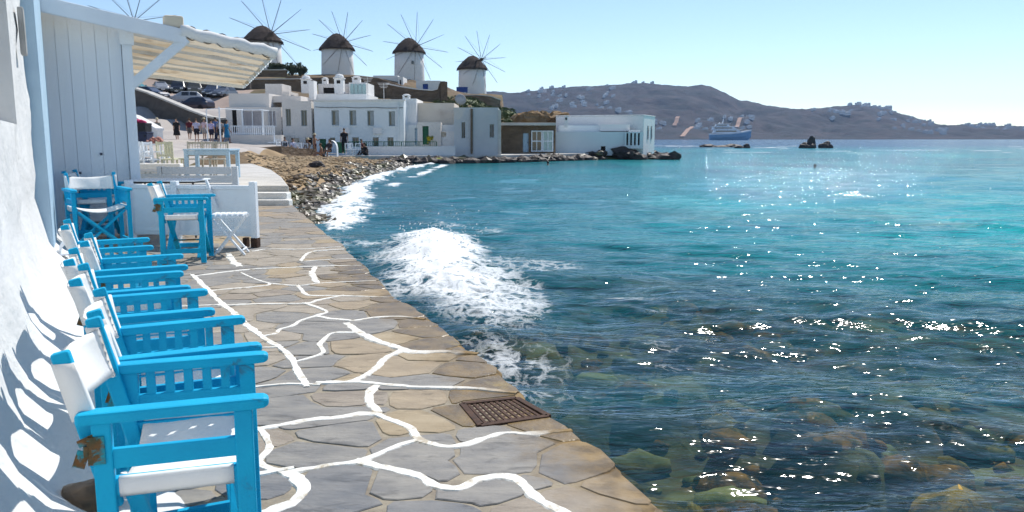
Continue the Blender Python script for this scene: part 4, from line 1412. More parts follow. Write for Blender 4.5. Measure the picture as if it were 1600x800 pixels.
for px in (560, 660, 760, 860, 960): CP.append(Vector((W(px, 243, 58).x, 57.5 + max(0, px - 780) * 0.05, -1.2)))
for a in ((200, 236, 33), (280, 236, 33), (350, 238, 34), (200, 226, 52), (280, 223, 58), (350, 224, 60), (250, 218, 64), (330, 216, 67), (420, 226, 60), (390, 230, 50)): cp(*a)
# road ramp and car park
for a in ((290, 205, 70), (240, 186, 75), (195, 166, 80), (150, 150, 86), (340, 205, 72), (340, 176, 88), (300, 172, 89), (260, 160, 93), (220, 150, 95), (200, 142, 97), (250, 146, 101),
          (300, 148, 101), (350, 150, 100), (380, 150, 98), (150, 130, 100), (100, 120, 100)): cp(*a)
# hillside behind the houses up to the mills
for a in ((250, 118, 112), (350, 140, 111), (430, 140, 111), (420, 122, 124), (412, 111, 134), (470, 117, 132), (500, 148, 112), (560, 152, 112), (620, 160, 111), (680, 163, 110), (528, 118, 150), (500, 122, 126), (580, 122, 135), (640, 127, 163), (600, 134, 126), (690, 143, 140),
          (738, 148, 175), (720, 155, 120), (770, 150, 165), (400, 150, 96), (480, 158, 92), (560, 165, 92), (640, 165, 92), (700, 168, 95), (760, 180, 95), (790, 172, 120),
          (815, 196, 95), (840, 196, 105), (225, 60, 118), (150, 60, 125)): cp(*a)
CP += [Vector(p) for p in ((-2, 140, 5), (4, 120, 0.5), (9, 100, -0.5), (15, 110, -2.5), (12, 140, -3), (8, 190, -3), (22, 90, -2), (-10, 230, 4), (-40, 230, 7), (-80, 230, 8), (-120, 160, 12), (-120, 100, 9), (-80, 120, 11),
                         (-60, 80, 6), (-70, 60, 3), (-60, 40, 2), (-30, 30, 0.9), (-20, 20, 0.6), (-16, 45, 0.95))]
CX = np.array([p.x for p in CP]); CY = np.array([p.y for p in CP]); CZ = np.array([p.z for p in CP])
LANDP = [(p.x, p.y) for p in SHORE] + [(W(560, 243, 59.2).x, 58.8), (W(700, 243, 60.5).x, 60.2), (W(868, 240, 66).x, 66), (11.5, 71.5), (12, 78), (8, 95), (4, 120), (1, 150), (-2, 200), (-2, 260), (-200, 260), (-200, 10), (-8, 10)]
def land_h(x, y):
    num = np.zeros(x.shape); den = np.zeros(x.shape)
    for a, b, c in zip(CX, CY, CZ):
        s = 2.0 + 0.03 * b
        w = 1.0 / (((x - a) ** 2 + (y - b) ** 2) / (s * s) + 0.05) ** 1.8
        num += w * c; den += w
    z = num / den
    sdl = poly_sd(np.asarray(x, float), np.asarray(y, float), LANDP)
    return np.where(sdl < 2, np.minimum(z, SEA + 0.12 * sdl + np.clip(sdl, 0, 9) ** 2 * 0.5), z)
def land_z(x, y):
    return float(land_h(np.array(float(x)), np.array(float(y))))

BEACH_W = [(p.x, p.y) for p in (G(452, 330), G(450, 291, 0.2), G(424, 266, 0.3), G(372, 252, 0.4))] + [(W(392, 248, 48).x, 48), (W(500, 243, 57.8).x, 57.8), (W(1000, 243, 59).x, 59.5), (20, 50), (5, 20)]
def land():
    def sheet(name, xs, ys, hole):
        X, Y = np.meshgrid(xs, ys)
        Z = land_h(X, Y)
        far = sstep(64, 100, Y)
        Z = Z + (fbm(X * 0.5, Y * 0.5, 4) - 0.5) * (0.10 + 0.7 * far * sstep(-30, -22, X))
        xm = 0.25 * (X[:-1, :-1] + X[1:, :-1] + X[:-1, 1:] + X[1:, 1:]); ym = 0.25 * (Y[:-1, :-1] + Y[1:, :-1] + Y[:-1, 1:] + Y[1:, 1:])
        mi = np.zeros(xm.shape, int)                                  # 0 dry hillside
        mi[(ym < 68) & (xm < -12)] = 1                                # street
        road = (ym >= 60) & (ym < 92) & (xm < -22)
        mi[road] = 1
        u = (xm / ym)
        mi[(ym > 83) & (ym < 107) & (u < -0.32)] = 2                  # car park
        mi[poly_sd(xm, ym, BEACH_W) > 0] = 3
        mi[(ym > 64) & (xm > -8) & (ym < 130) & (fbm(xm * 0.15, ym * 0.15, 3) > 0.40)] = 4
        if hole is not None:
            keep = ~((xm > hole[0]) & (xm < hole[1]) & (ym > hole[2]) & (ym < hole[3]))
        else:
            keep = np.ones(xm.shape, bool)
        structure(grid_obj(name, X, Y, Z, ['dry', 'street', 'dust', 'sand', 'leafg'], keep=keep, midx=mi))
    sheet('shore_ground', np.linspace(-42, 6, 150), np.linspace(17.2, 66, 150), None)
    sheet('hillside', np.linspace(-170, 30, 170), np.linspace(64, 250, 160), (-42, 6, 0, 65.5))
land()

def shingle():
    mb = MB()
    n = 0
    rr = random.Random(3)
    while n < 8500:
        y = 17.0 + 42 * rr.random() ** 1.7
        x = -14 + 17 * rr.random()
        if x / y < -0.34 or poly_sd(np.array([x]), np.array([y]), BEACH_W)[0] < 0.05: continue
        z = land_z(x, y)
        if z < SEA - 0.35: continue
        wet = z < SEA + 0.26 + 0.22 * rr.random() - 0.004 * (y - 18)
        s = (0.040 + 0.085 * rr.random() ** 2.5) * (1.15 if wet else 0.75) * (1 + 0.010 * y)
        if not wet and rr.random() < 0.35: s *= 0.6
        mb.rock((x, y, z + s * 0.15), (s * (0.8 + 0.7 * rr.random()), s * (0.8 + 0.5 * rr.random()), s * 0.62), n, 1, 0.4, mi=1 if wet else (0 if rr.random() < 0.85 else 2))
        n += 1
    stuff(mb.obj('shingle', ['pebble', 'wetrock', 'drystone']))
    # a dark boulder on the sand
    p = W(495, 258, 34)
    z = land_z(p.x, p.y)
    r = MB().rock((0, 0, 0), (0.30, 0.25, 0.16), 44, 3, 0.3).obj('boulder', 'blackrock', smooth=True)
    r.location = (p.x, p.y, z + 0.1)
    tag(r, 'single black boulder lying on the tan beach', 'rock')
shingle()

def slab_poly(name, pts, z0, z1, mat, bev=0.0):
    n = len(pts)
    mb = MB()
    mb.add([(x, y, z0) for x, y in pts] + [(x, y, z1) for x, y in pts], [tuple(range(n - 1, -1, -1)), tuple(range(n, 2 * n))] + [(i, (i + 1) % n, n + (i + 1) % n, n + i) for i in range(n)])
    return mb.obj(name, mat, bevel=bev)

def promenade():
    fr = [(W(430, 243, 58.6).x, 58.6), (W(560, 243, 59.2).x, 59.2), (W(700, 243, 60.5).x, 60.5), (W(790, 243, 62.5).x, 62.5), (W(868, 240, 66).x, 66.5), (W(950, 239, 71).x, 71.5)]
    bk = [(W(950, 239, 78).x, 78), (W(430, 239, 70).x, 70)]
    structure(slab_poly('promenade', fr + bk, -1.0, 0.12, 'concrete', 0.03))
    rr = random.Random(11)
    mb = MB()
    for k in range(330):
        t = rr.random()
        px = 600 + 345 * t
        f = np.interp(px, [430, 560, 700, 790, 868, 950], [58.6, 59.2, 60.5, 62.5, 66.5, 71.5])
        y = f - 0.25 - 2.0 * rr.random() ** 1.5 * (1 if px > 640 else 0.6)
        x = W(px, 243, y).x
        s = 0.16 + 0.34 * rr.random() ** 2
        mb.rock((x, y, SEA + 0.02 + 0.24 * rr.random() * (1 - (f - y) / 3)), (s * 1.3, s, s * 0.8), k, 1, 0.4, mi=1 if rr.random() < 0.15 else 0)
    for k in range(70):
        px = 925 + 125 * rr.random()
        y = 69 + 7 * rr.random()
        x = W(px, 243, y).x
        s = 0.25 + 0.38 * rr.random() ** 2
        mb.rock((x, y, SEA + 0.3 * rr.random() + max(0, 0.5 - abs(px - 960) / 90)), (s * 1.4, s, s * 0.8), k + 400, 2, 0.45, mi=0 if rr.random() < 0.8 else 1)
    stuff(mb.obj('shore_rocks', ['blackrock', 'wetrock']))
    p = W(689, 254, 59.0)
    r = MB().rock((0, 0, 0), (0.75, 0.4, 0.32), 9, 2, 0.3).obj('boulder', 'algae', smooth=True)
    r.location = (p.x, p.y, SEA + 0.12)
    tag(r, 'boulder covered in yellow green algae at the waterline below the promenade', 'rock')
promenade()

def sea_rocks():
    def isl(label, px, Y, blobs, seed):
        p = W(px, 230, Y)
        mb = MB()
        for k, (dx, dy, w, h) in enumerate(blobs):
            mb.rock((dx, dy, h * 0.3), (w, w * 0.7, h), seed + k, 3, 0.35)
        o = mb.obj('sea_rock', 'blackrock', smooth=False)
        o.location = (p.x, Y, SEA - 0.1)
        tag(o, label, 'rock', 'rocks standing in the sea')
    isl('pointed black rock standing out of the sea right of the yacht', 1266, 150, [(-0.6, 0, 1.5, 0.9), (0.25, 0.3, 0.8, 1.75)], 3)
    isl('smaller black rock just right of the pointed sea rock', 1290, 151, [(0.0, 0, 1.1, 0.95), (0.7, 0.2, 0.7, 0.6)], 13)
    isl('long low brown reef awash in front of the yacht', 1126, 168, [(-2.4, 0, 1.8, 0.45), (0, 0.3, 2.2, 0.38), (2.4, 0, 1.8, 0.5)], 23)
    isl('small low reef between the yacht and the pointed rock', 1160, 150, [(-0.6, 0, 0.9, 0.42), (0.7, 0.1, 0.7, 0.6)], 33)
    isl('low black rock off the tip of the rocky point', 1030, 80, [(-0.4, 0, 0.8, 0.5), (0.6, 0.2, 0.6, 0.35)], 43)
sea_rocks()

# ================================================================== BUILDINGS
def holed_wall(mb, x0, x1, z0, z1, holes, y=0.0, depth=0.28, mi=0):
    """front face in the plane y (facing -y) with real openings and reveals"""
    xs = sorted({x0, x1} | {h[0] for h in holes} | {h[1] for h in holes})
    zs = sorted({z0, z1} | {h[2] for h in holes} | {h[3] for h in holes})
    for i in range(len(xs) - 1):
        for k in range(len(zs) - 1):
            xm, zm = (xs[i] + xs[i + 1]) / 2, (zs[k] + zs[k + 1]) / 2
            if any(h[0] < xm < h[1] and h[2] < zm < h[3] for h in holes): continue
            mb.add([(xs[i], y, zs[k]), (xs[i + 1], y, zs[k]), (xs[i + 1], y, zs[k + 1]), (xs[i], y, zs[k + 1])], [(0, 1, 2, 3)], mi)
    for a, b, c, d in holes:
        mb.add([(a, y, c), (b, y, c), (b, y, d), (a, y, d), (a, y + depth, c), (b, y + depth, c), (b, y + depth, d), (a, y + depth, d)], [(0, 4, 5, 1), (1, 5, 6, 2), (2, 6, 7, 3), (3, 7, 4, 0)], mi)

def wall_block(t, px0, px1, yt, yb, Y, depth, mat, openings=(), name='wall', parapet=True, ytr=None):
    """a house block given by its front in photo pixels at distance Y; openings = (kind, px0, px1, y0, y1)"""
    o = t.location
    A = W(px0, yt, Y); Bm = W(px1, yb, Y)
    x0, x1 = A.x - o.x, Bm.x - o.x
    z1, z0 = A.z - o.z, Bm.z - o.z
    dy = Y - o.y
    holes = []
    for k, a, b, c, d in openings:
        p, q = W(a, c, Y), W(b, d, Y)
        holes.append((p.x - o.x, q.x - o.x, max(q.z - o.z, z0 + 0.02), p.z - o.z))
    mb = MB()
    holed_wall(mb, x0, x1, z0, z1, holes, dy)
    rz = z1 - (0.25 if parapet else 0.0)
    b0, b1 = dy + depth, 0.22
    # back, sides, roof deck behind a parapet
    mb.add([(x0, dy, z0), (x0, b0, z0), (x0, b0, z1), (x0, dy, z1)], [(0, 1, 2, 3)])
    mb.add([(x1, dy, z0), (x1, b0, z0), (x1, b0, z1), (x1, dy, z1)], [(0, 1, 2, 3)])
    mb.add([(x0, b0, z0), (x1, b0, z0), (x1, b0, z1), (x0, b0, z1)], [(0, 1, 2, 3)])
    if parapet:
        i0, i1, j0, j1 = x0 + b1, x1 - b1, dy + b1, b0 - b1
        v = [(x0, dy, z1), (x1, dy, z1), (x1, b0, z1), (x0, b0, z1), (i0, j0, z1), (i1, j0, z1), (i1, j1, z1), (i0, j1, z1), (i0, j0, rz), (i1, j0, rz), (i1, j1, rz), (i0, j1, rz)]
        f = [(0, 1, 5, 4), (1, 2, 6, 5), (2, 3, 7, 6), (3, 0, 4, 7), (4, 5, 9, 8), (5, 6, 10, 9), (6, 7, 11, 10), (7, 4, 8, 11), (8, 9, 10, 11)]
    else:
        v = [(x0, dy, z1), (x1, dy, z1), (x1, b0, z1), (x0, b0, z1)]
        f = [(0, 1, 2, 3)]
    mb.add(v, f)
    w = mb.obj(name, mat, t)
    for (k, *_), (a, b, c, d) in zip(openings, holes):
        cx, cz, ww, hh = (a + b) / 2, (c + d) / 2, b - a, d - c
        yy = dy + 0.17
        if k in ('window', 'shuttered', 'curtain'):
            fm = MB()
            e = min(0.08, ww * 0.12)
            fm.box((a + e / 2, yy, cz), (e, 0.06, hh)); fm.box((b - e / 2, yy, cz), (e, 0.06, hh))
            fm.box((cx, yy + 0.003, c + e / 2), (ww - 2 * e, 0.06, e)); fm.box((cx, yy + 0.003, d - e / 2), (ww - 2 * e, 0.06, e))
            fm.box((cx, yy + 0.006, cz), (e * 0.8, 0.05, hh - 2 * e))
            fr = fm.obj('window', 'shutter' if k != 'curtain' else 'whitewood', t)
            MB().box((cx, yy + 0.05, cz), (ww - 0.02, 0.02, hh - 0.02)).obj('pane', 'pane' if k != 'curtain' else 'curtain', fr)
            if k == 'window':
                MB().box((cx, dy + 0.03, c - 0.035), (ww + 0.12, 0.18, 0.06)).obj('sill', mat, fr)
                # the open leaf of the shutter, folded into the reveal
                MB().box((b - 0.16, dy + 0.135, cz), (0.30, 0.02, hh - 0.06)).obj('shutter', 'shutter', fr)
        elif k == 'hole':
            MB().box((cx, dy + 0.29, cz), (ww + 0.02, 0.02, hh + 0.02)).obj('opening', 'void', t)
        else:
            col = {'door': 'green', 'bluedoor': 'navydoor', 'whitedoor': 'whitewood', 'dark': 'void', 'paledoor': 'paleblue', 'tan': 'cream'}[k]
            dm = MB().box((cx, yy, cz), (ww - 0.01, 0.07, hh - 0.01)).obj('door', col, t)
            MB().box((b - ww * 0.18, yy - 0.05, cz), (0.05, 0.05, 0.12)).obj('handle', 'black', dm)
    return w

def base_at(px, yb, Y):
    return W(px, yb, Y)

def chimney(t, px, yt, yb, Y, w=0.7, mat='white', round_top=True):
    o = t.location
    a, b = W(px, yt, Y), W(px, yb, Y)
    mb = MB()
    h = a.z - b.z
    mb.box((a.x - o.x, Y - o.y, b.z - o.z + h * 0.38), (w, w, h * 0.76))
    mb.box((a.x - o.x, Y - o.y, b.z - o.z + h * 0.79), (w * 1.2, w * 1.2, h * 0.06))
    if round_top:
        mb.lathe([(w * 0.5, 0), (w * 0.52, h * 0.08), (w * 0.36, h * 0.16), (0.02, h * 0.2)], 10, (a.x - o.x, Y - o.y, b.z - o.z + h * 0.82))
    c = mb.obj('chimney', mat, t, bevel=0.05)
    MB().box((a.x - o.x, Y - o.y - w * 0.5, b.z - o.z + h * 0.60), (w * 0.4, 0.05, h * 0.16)).obj('vent', 'void', c)

def houses():
    # two storey pale blue-grey house
    t = thing('house', 'pale blue-grey two storey house with four upper windows above the green railing', 'house', base_at(560, 243, 63.5))
    wall_block(t, 490, 632, 157, 244, 63.5, 9, 'facade', [('window', 517.5, 530, 172.5, 196), ('window', 545.5, 557, 172.5, 196), ('window', 573.5, 584.5, 172.8, 196.5), ('window', 607, 617.5, 174, 197),
               ('shuttered', 515, 524, 215, 224), ('shuttered', 550, 561, 214.5, 229), ('shuttered', 582, 592, 214.5, 229), ('shuttered', 605, 615, 214.5, 229), ('door', 499, 510, 217, 240)])
    o = t.location
    for px in (622,):
        a, b = W(px, 160, 63.4), W(px, 228, 63.4)
        MB().tube([a - o, b - o], 0.06, 8).obj('drainpipe', 'facade', t)
    a, b = W(489, 155.5, 63.3), W(633, 157.5, 63.3)
    MB().box(((a.x + b.x) / 2 - o.x, 63.6 - o.y, a.z - o.z - 0.03), (b.x - a.x, 0.5, 0.10)).obj('coping', 'white', t)
    for px, yb_, h in ((575, 157, 1.9), (600, 157, 1.4)):
        a = W(px, yb_, 67) - o
        m_ = MB(); m_.tube([a, a + Vector((0, 0, h))], 0.03, 5)
        for q_ in range(4): m_.tube([a + Vector((-0.5 + 0.08 * q_, 0, h - 0.12 * q_)), a + Vector((0.5 - 0.08 * q_, 0, h - 0.12 * q_))], 0.018, 4)
        m_.obj('aerial', 'sat', t)
    for px in (540, 590):
        a = W(px, 204, 63.38) - o
        MB().box(a, (0.7, 0.26, 0.5)).obj('air_conditioner', 'white', t, bevel=0.03)
    a, b = W(492, 167, 63.42) - o, W(630, 168, 63.42) - o
    MB().tube([a.lerp(b, k / 12) + Vector((0, 0, -0.05 * math.sin(math.pi * (k % 4) / 4))) for k in range(13)], 0.02, 4).obj('cable', 'rope', t)
    # house beside it: restaurant with veranda
    t = thing('house', 'warm white rambling house with a veranda and glass screens at the left of the beach', 'house', base_at(420, 240, 63))
    o = t.location
    wall_block(t, 440, 489, 158, 243, 63.6, 8, 'warmwhite', [('shuttered', 446, 455, 170, 197), ('shuttered', 470, 480, 172, 197), ('tan', 455, 468, 216, 226), ('dark', 477, 488, 215, 226)])
    wall_block(t, 357, 421, 146, 168, 66, 7, 'warmwhite', [])
    wall_block(t, 352, 441, 167.5, 214, 65, 3, 'warmwhite', [('dark', 362, 371, 172, 207), ('curtain', 377, 410, 171, 200), ('curtain', 418, 432, 172, 198)], parapet=False)
    wall_block(t, 360, 441, 211, 240, 61, 3.5, 'warmwhite', [], name='veranda_base', parapet=False)
    wall_block(t, 421, 470, 150, 160, 67, 5, 'warmwhite', [])
    # sloping white stair block on the roof
    for (p0, p1, yt, yb, Y) in ((414, 441, 131, 150, 72), (441, 452, 143, 152, 70)):
        wall_block(t, p0, p1, yt, yb, Y, 3, 'warmwhite', [], name='roof_block')
    a, b = W(375, 167, 62.5), W(412, 172, 62.5)
    MB().box(((a.x + b.x) / 2 - o.x, 62.8 - o.y, b.z - o.z), (b.x - a.x, 2.2, 0.08)).obj('awning', 'whitewood', t)
    for px in (378, 410):
        a, b = W(px, 170, 61.6), W(px, 212, 61.6)
        MB().box(((a.x) - o.x, 61.6 - o.y, (a.z + b.z) / 2 - o.z), (0.09, 0.09, a.z - b.z)).obj('veranda_post', 'whitewood', t)
    # white railing of the veranda
    r = thing('railing', 'white railing along the veranda of the warm white house', 'railing', W(400, 212, 61.3))
    a, b = W(360, 197, 61.3), W(428, 197, 61.3)
    zb = W(400, 211.5, 61.3).z
    for z in (a.z, zb + 0.15):
        MB().box(((a.x + b.x) / 2 - r.location.x, 0, z - r.location.z), (b.x - a.x, 0.05, 0.06)).obj('rail', 'whitewood', r)
    for k in range(23):
        x = a.x + (b.x - a.x) * k / 22
        MB().box((x - r.location.x, 0, (a.z + zb) / 2 - r.location.z), (0.045, 0.04, a.z - zb)).obj('baluster', 'whitewood', r)
    # parasol stand at the veranda corner
    p = W(429, 223, 60.4)
    q = W(429, 197, 60.4)
    s = thing('parasol_stand', 'white parasol pole on a flat base at the corner of the veranda', 'parasol stand', p)
    MB().tube([(0, 0, 0), (0, 0, q.z - p.z)], 0.05, 8).obj('pole', 'whitewood', s)
    MB().box((0, 0, 0.03), (0.85, 0.5, 0.06)).obj('base', 'whitewood', s)
    MB().box((0, 0, -0.24), (0.12, 0.12, 0.5)).obj('stem', 'whitewood', s)
    # cream house with stepped wall, between the two grey houses
    t = thing('house', 'cream weathered house with a green door and a tan window between the two grey houses', 'house', base_at(670, 240, 64.5))
    o = t.location
    wall_block(t, 650, 710, 161, 206, 66.5, 6, 'cream', [('tan', 689, 697, 201, 205.8)])
    wall_block(t, 633, 651, 154, 196, 65.6, 5, 'white', [('dark', 631.5 + 1.8, 636, 187, 194)], name='stepped_wall')
    wall_block(t, 633, 711, 195, 241, 64.8, 2, 'facade', [('paledoor', 648, 655, 200, 226)], parapet=False, name='lower_wall')
    wall_block(t, 652, 689, 191, 228, 63.9, 1.2, 'warmwhite', [('door', 660, 670, 197, 226)], name='porch', parapet=False)
    wall_block(t, 684, 710, 205, 241, 64.2, 1, 'white', [('tan', 689, 697, 206, 214)], name='side_wall', parapet=False)
    chimney(t, 635, 147, 158, 65.8, 0.55)
    # flaking grey block at the end of the row
    t = thing('house', 'tall flaking grey house with two narrow windows at the right end of the row', 'house', base_at(745, 240, 62.8))
    o = t.location
    wall_block(t, 709, 779, 168, 242, 62.8, 9, 'greywall', [('shuttered', 721, 727, 191, 216), ('shuttered', 765, 772, 194, 215)])
    a, b = W(737, 170, 62.7), W(737, 240, 62.7)
    MB().tube([a - o, b - o], 0.09, 8).obj('drainpipe', 'drystone', t)
    a, b = W(780.5, 172, 62.9), W(780.5, 242, 62.9)
    MB().box((a.x - o.x, 62.9 - o.y, (a.z + b.z) / 2 - o.z), (0.22, 0.3, a.z - b.z)).obj('corner_pillar', 'concrete', t)
    # green railing and white plinth wall
    zt, zb = W(620, 221.5, 61.2), W(620, 229.5, 61.2)
    a, b = W(545, 222, 61.2), W(682, 222, 61.2)
    r = thing('railing', 'dark green railing on the white plinth below the blue-grey house', 'railing', Vector(((a.x + b.x) / 2, 61.2, zb.z)))
    ln = b.x - a.x
    for z in (zt.z - zb.z, 0.05):
        MB().box((0, 0, z), (ln, 0.05, 0.05)).obj('rail', 'green', r)
    for k in range(46):
        MB().box((-ln / 2 + ln * k / 45, 0, (zt.z - zb.z) / 2), (0.03 if k % 9 else 0.07, 0.03, zt.z - zb.z)).obj('baluster', 'green', r)
    w0, w1, wt, wb = W(570, 229.7, 61.2), W(711, 229.7, 61.2), W(640, 229.7, 61.2), W(640, 243, 61.2)
    o = MB().box((0, 0, 0), (w1.x - w0.x, 0.35, wt.z - wb.z + 0.1)).obj('plinth_wall', 'white', bevel=0.02)
    o.location = ((w0.x + w1.x) / 2, 61.3, (wt.z + wb.z) / 2)
    tag(o, 'low white plinth wall under the green railing', 'wall')
    p0, p1 = W(526, 222, 60.5), W(540, 239, 60.5)
    o = MB().box((0, 0, 0), (p1.x - p0.x, 0.6, p0.z - p1.z)).obj('storage_box', 'green', bevel=0.03)
    o.location = ((p0.x + p1.x) / 2, 60.6, (p0.z + p1.z) / 2)
    tag(o, 'dark green storage box behind the person in black', 'box')
    # shrub by the green door
    bush('yellow_plant', 'yellow flowering plant in front of the green door', W(672, 226, 63.3), (0.28, 0.28, 0.75), 'flower', 90, 'plant', 0.11)
    # rooftop room with teal glass, belfry chimneys
    t = thing('roof_house', 'small white roof house with teal glass and domed chimneys above the blue-grey house', 'house', base_at(530, 157, 73))
    o = t.location
    wall_block(t, 492, 573, 147, 158, 71, 6, 'white', [], name='base')
    wall_block(t, 497, 545, 131, 150, 74, 4, 'warmwhite', [('dark', 505, 523, 137, 146)], name='wall')
    wall_block(t, 545, 573, 129, 149, 73, 4, 'white', [], name='glass_room')
    for k in range(4):
        a, b = W(547 + 6.3 * k, 131.5, 72.9), W(552.7 + 6.3 * k, 147, 72.9)
        MB().box(((a.x + b.x) / 2 - o.x, 72.93 - o.y, (a.z + b.z) / 2 - o.z), (b.x - a.x, 0.05, a.z - b.z)).obj('pane', 'tealpane', t)
    wall_block(t, 482, 491, 126, 157, 70, 1.2, 'white', [], name='tower')
    chimney(t, 478, 118, 146, 72, 0.75)
    chimney(t, 530, 116, 147, 72.5, 0.8)
    chimney(t, 557, 119, 131, 75, 0.7)
    chimney(t, 508, 121, 133, 76, 0.5)
    # white cottages by the mills
    t = thing('cottage', 'small white flat roofed cottage left of the third windmill', 'house', base_at(605, 135, 132))
    wall_block(t, 583, 622, 118, 138, 132, 6, 'white', [])
    wall_block(t, 621.5, 630, 120, 138, 131, 5, 'white', [('dark', 624.5, 627, 125, 134)], name='side_wall')
    t = thing('cottage', 'small white cottage with a cobalt blue door below the third windmill', 'house', base_at(668, 142, 130))
    wall_block(t, 650, 688, 126, 144, 130, 5, 'white', [('bluedoor', 660.5, 669, 131, 140)])
    # white building on the rocky point
    e = W(1005, 226, 72)
    yaw = math.radians(-21)
    t = thing('waterside_house', 'long white house on the rocky point with two slit windows in its end wall', 'house', (e.x, 72, 0.0), yaw)
    H = W(1005, 180.5, 72).z
    mb = MB()
    L1, D1 = 8.2, 5.2
    hz = W(1015, 196, 72.8).z; lz = W(1015, 218, 72.8).z
    # end wall (local +x face) carries the slits
    mb.box((-L1 / 2, D1 / 2, H / 2 - 0.4), (L1, D1, H + 0.8))
    mb.obj('wall', 'white', t, bevel=0.06)
    for y in (1.9, 3.5):
        f = MB().box((0.012, y, (hz + lz) / 2), (0.06, 0.48, hz - lz)).obj('window', 'shutter', t)
        MB().box((0.035, y, (hz + lz) / 2), (0.03, 0.34, hz - lz - 0.14)).obj('pane', 'pane', f)
    MB().box((-L1 / 2, D1 / 2, H + 0.04), (L1 + 0.06, D1 + 0.06, 0.08)).obj('coping', 'white', t, bevel=0.02)
    t2 = thing('boathouse', 'low pale blue-white boathouse wall at the water in front of the long white house', 'house', base_at(902, 240, 70.5))
    wall_block(t2, 866, 977, 206, 243, 70.5, 4, 'facade', [('hole', 939, 946, 228.5, 239)], parapet=False)
    wall_block(t2, 874, 939, 196, 207, 71.5, 3, 'facade', [], name='upper_wall', parapet=False)
    wall_block(t2, 938, 984, 194.5, 205, 71.2, 2.5, 'white', [], name='parapet')
    wall_block(t2, 983, 1000, 203, 212, 70.6, 1.5, 'white', [], name='stair_wall')
    wall_block(t2, 976.5, 1004, 206.5, 232, 70.2, 1.5, 'facade', [('hole', 979 + 6 * k, 981.5 + 6 * k, 208, 227) for k in range(4)], name='slit_wall', parapet=False)
    chimney(t2, 884.5, 176, 200, 71, 0.35, 'white', False)
    # stone store with white grid doors
    t3 = thing('stone_store', 'low brown stone store with white paned double doors beside the boathouse', 'house', base_at(825, 240, 68.5))
    o = t3.location
    wall_block(t3, 783, 868, 196, 241, 68.5, 4, 'drystone', [('dark', 829, 865, 203, 237.5), ('paledoor', 817, 826, 208, 238)], parapet=False)
    a, b = W(783, 192, 68), W(868, 196, 68)
    MB().box(((a.x + b.x) / 2 - o.x, 69.5 - o.y, (a.z + b.z) / 2 - o.z), (b.x - a.x, 4.2, 0.22)).obj('roof', 'concrete', t3, bevel=0.03)
    for k, (p0, p1) in enumerate(((830, 847.3), (847.7, 864.5))):
        a, b = W(p0, 204, 68.55), W(p1, 237, 68.55)
        w, h = b.x - a.x, a.z - b.z
        cx, cz = (a.x + b.x) / 2 - o.x, (a.z + b.z) / 2 - o.z
        mb = MB()
        for dx in (-w / 2 + 0.05, w / 2 - 0.05): mb.box((cx + dx, 0.05, cz), (0.10, 0.06, h))
        for dz in (-h / 2 + 0.05, 0.0, h / 2 - 0.05): mb.box((cx, 0.053, cz + dz), (w - 0.2, 0.06, 0.10))
        mb.box((cx, 0.056, cz), (0.07, 0.05, h - 0.1))
        dr = mb.obj('door', 'whitewood', t3)
        MB().box((cx, 0.10, cz), (w - 0.1, 0.03, h - 0.1)).obj('pane', 'tealpane' if k else 'pane', dr)
    # straw roof / mound above it
    p = W(842, 192, 78)
    mb = MB()
    for k in range(26):
        rr = random.Random(k)
        mb.rock((-2.2 + 4.4 * rr.random(), 1.6 * rr.random(), 0.3 + 0.5 * rr.random()), (0.8, 0.6, 0.55), k, 2, 0.5)
    o = mb.obj('straw_mound', 'straw')
    o.location = (p.x, p.y, p.z - 0.2)
    tag(o, 'mound of dry straw and brush on the roof behind the stone store', 'mound')

MAT['flower'] = M('yellow_flower', (0.55, 0.45, 0.03), (0.12, 0.16, 0.03), 3, 0.8)
def bush(name, label, loc, size, mat, n, cat, leaf=0.14, stem=True, group=None):
    t = thing(name, label, cat, loc, 0, group)
    rr = random.Random(hash(label) % 1000 if False else len(label) * 7 + n)
    mb = MB()
    clumps = [(rr.uniform(-0.6, 0.6), rr.uniform(-0.6, 0.6), rr.uniform(0.35, 0.85), rr.uniform(0.25, 0.45)) for _ in range(9)]
    for k in range(n):
        c = clumps[k % 9]
        d = Vector((rr.gauss(0, 1), rr.gauss(0, 1), rr.gauss(0, 0.8))).normalized() * c[3] * rr.random() ** 0.4
        p = Vector(((c[0] + d.x) * size[0], (c[1] + d.y) * size[1], max(0.03, (c[2] + d.z)) * size[2]))
        a = Vector((rr.gauss(0, 1), rr.gauss(0, 1), rr.gauss(0, 1))).normalized()
        b = a.cross(Vector((rr.gauss(0, 1), rr.gauss(0, 1), rr.gauss(0, 1)))).normalized()
        l = leaf * rr.uniform(0.7, 1.4)
        mb.add([p - a * l, p + b * l * 0.45, p + a * l, p - b * l * 0.45], [(0, 1, 2, 3)])
    mb.obj('foliage', mat, t)
    if stem:
        sm = MB()
        for c in clumps[:5]:
            sm.tube([(0, 0, -0.1 * size[2]), (c[0] * size[0] * 0.5, c[1] * size[1] * 0.5, c[2] * size[2] * 0.5), (c[0] * size[0], c[1] * size[1], c[2] * size[2])], [0.05 * size[0], 0.03 * size[0], 0.01 * size[0]], 6)
        sm.obj('stem', 'millwood', t)
    return t
houses()

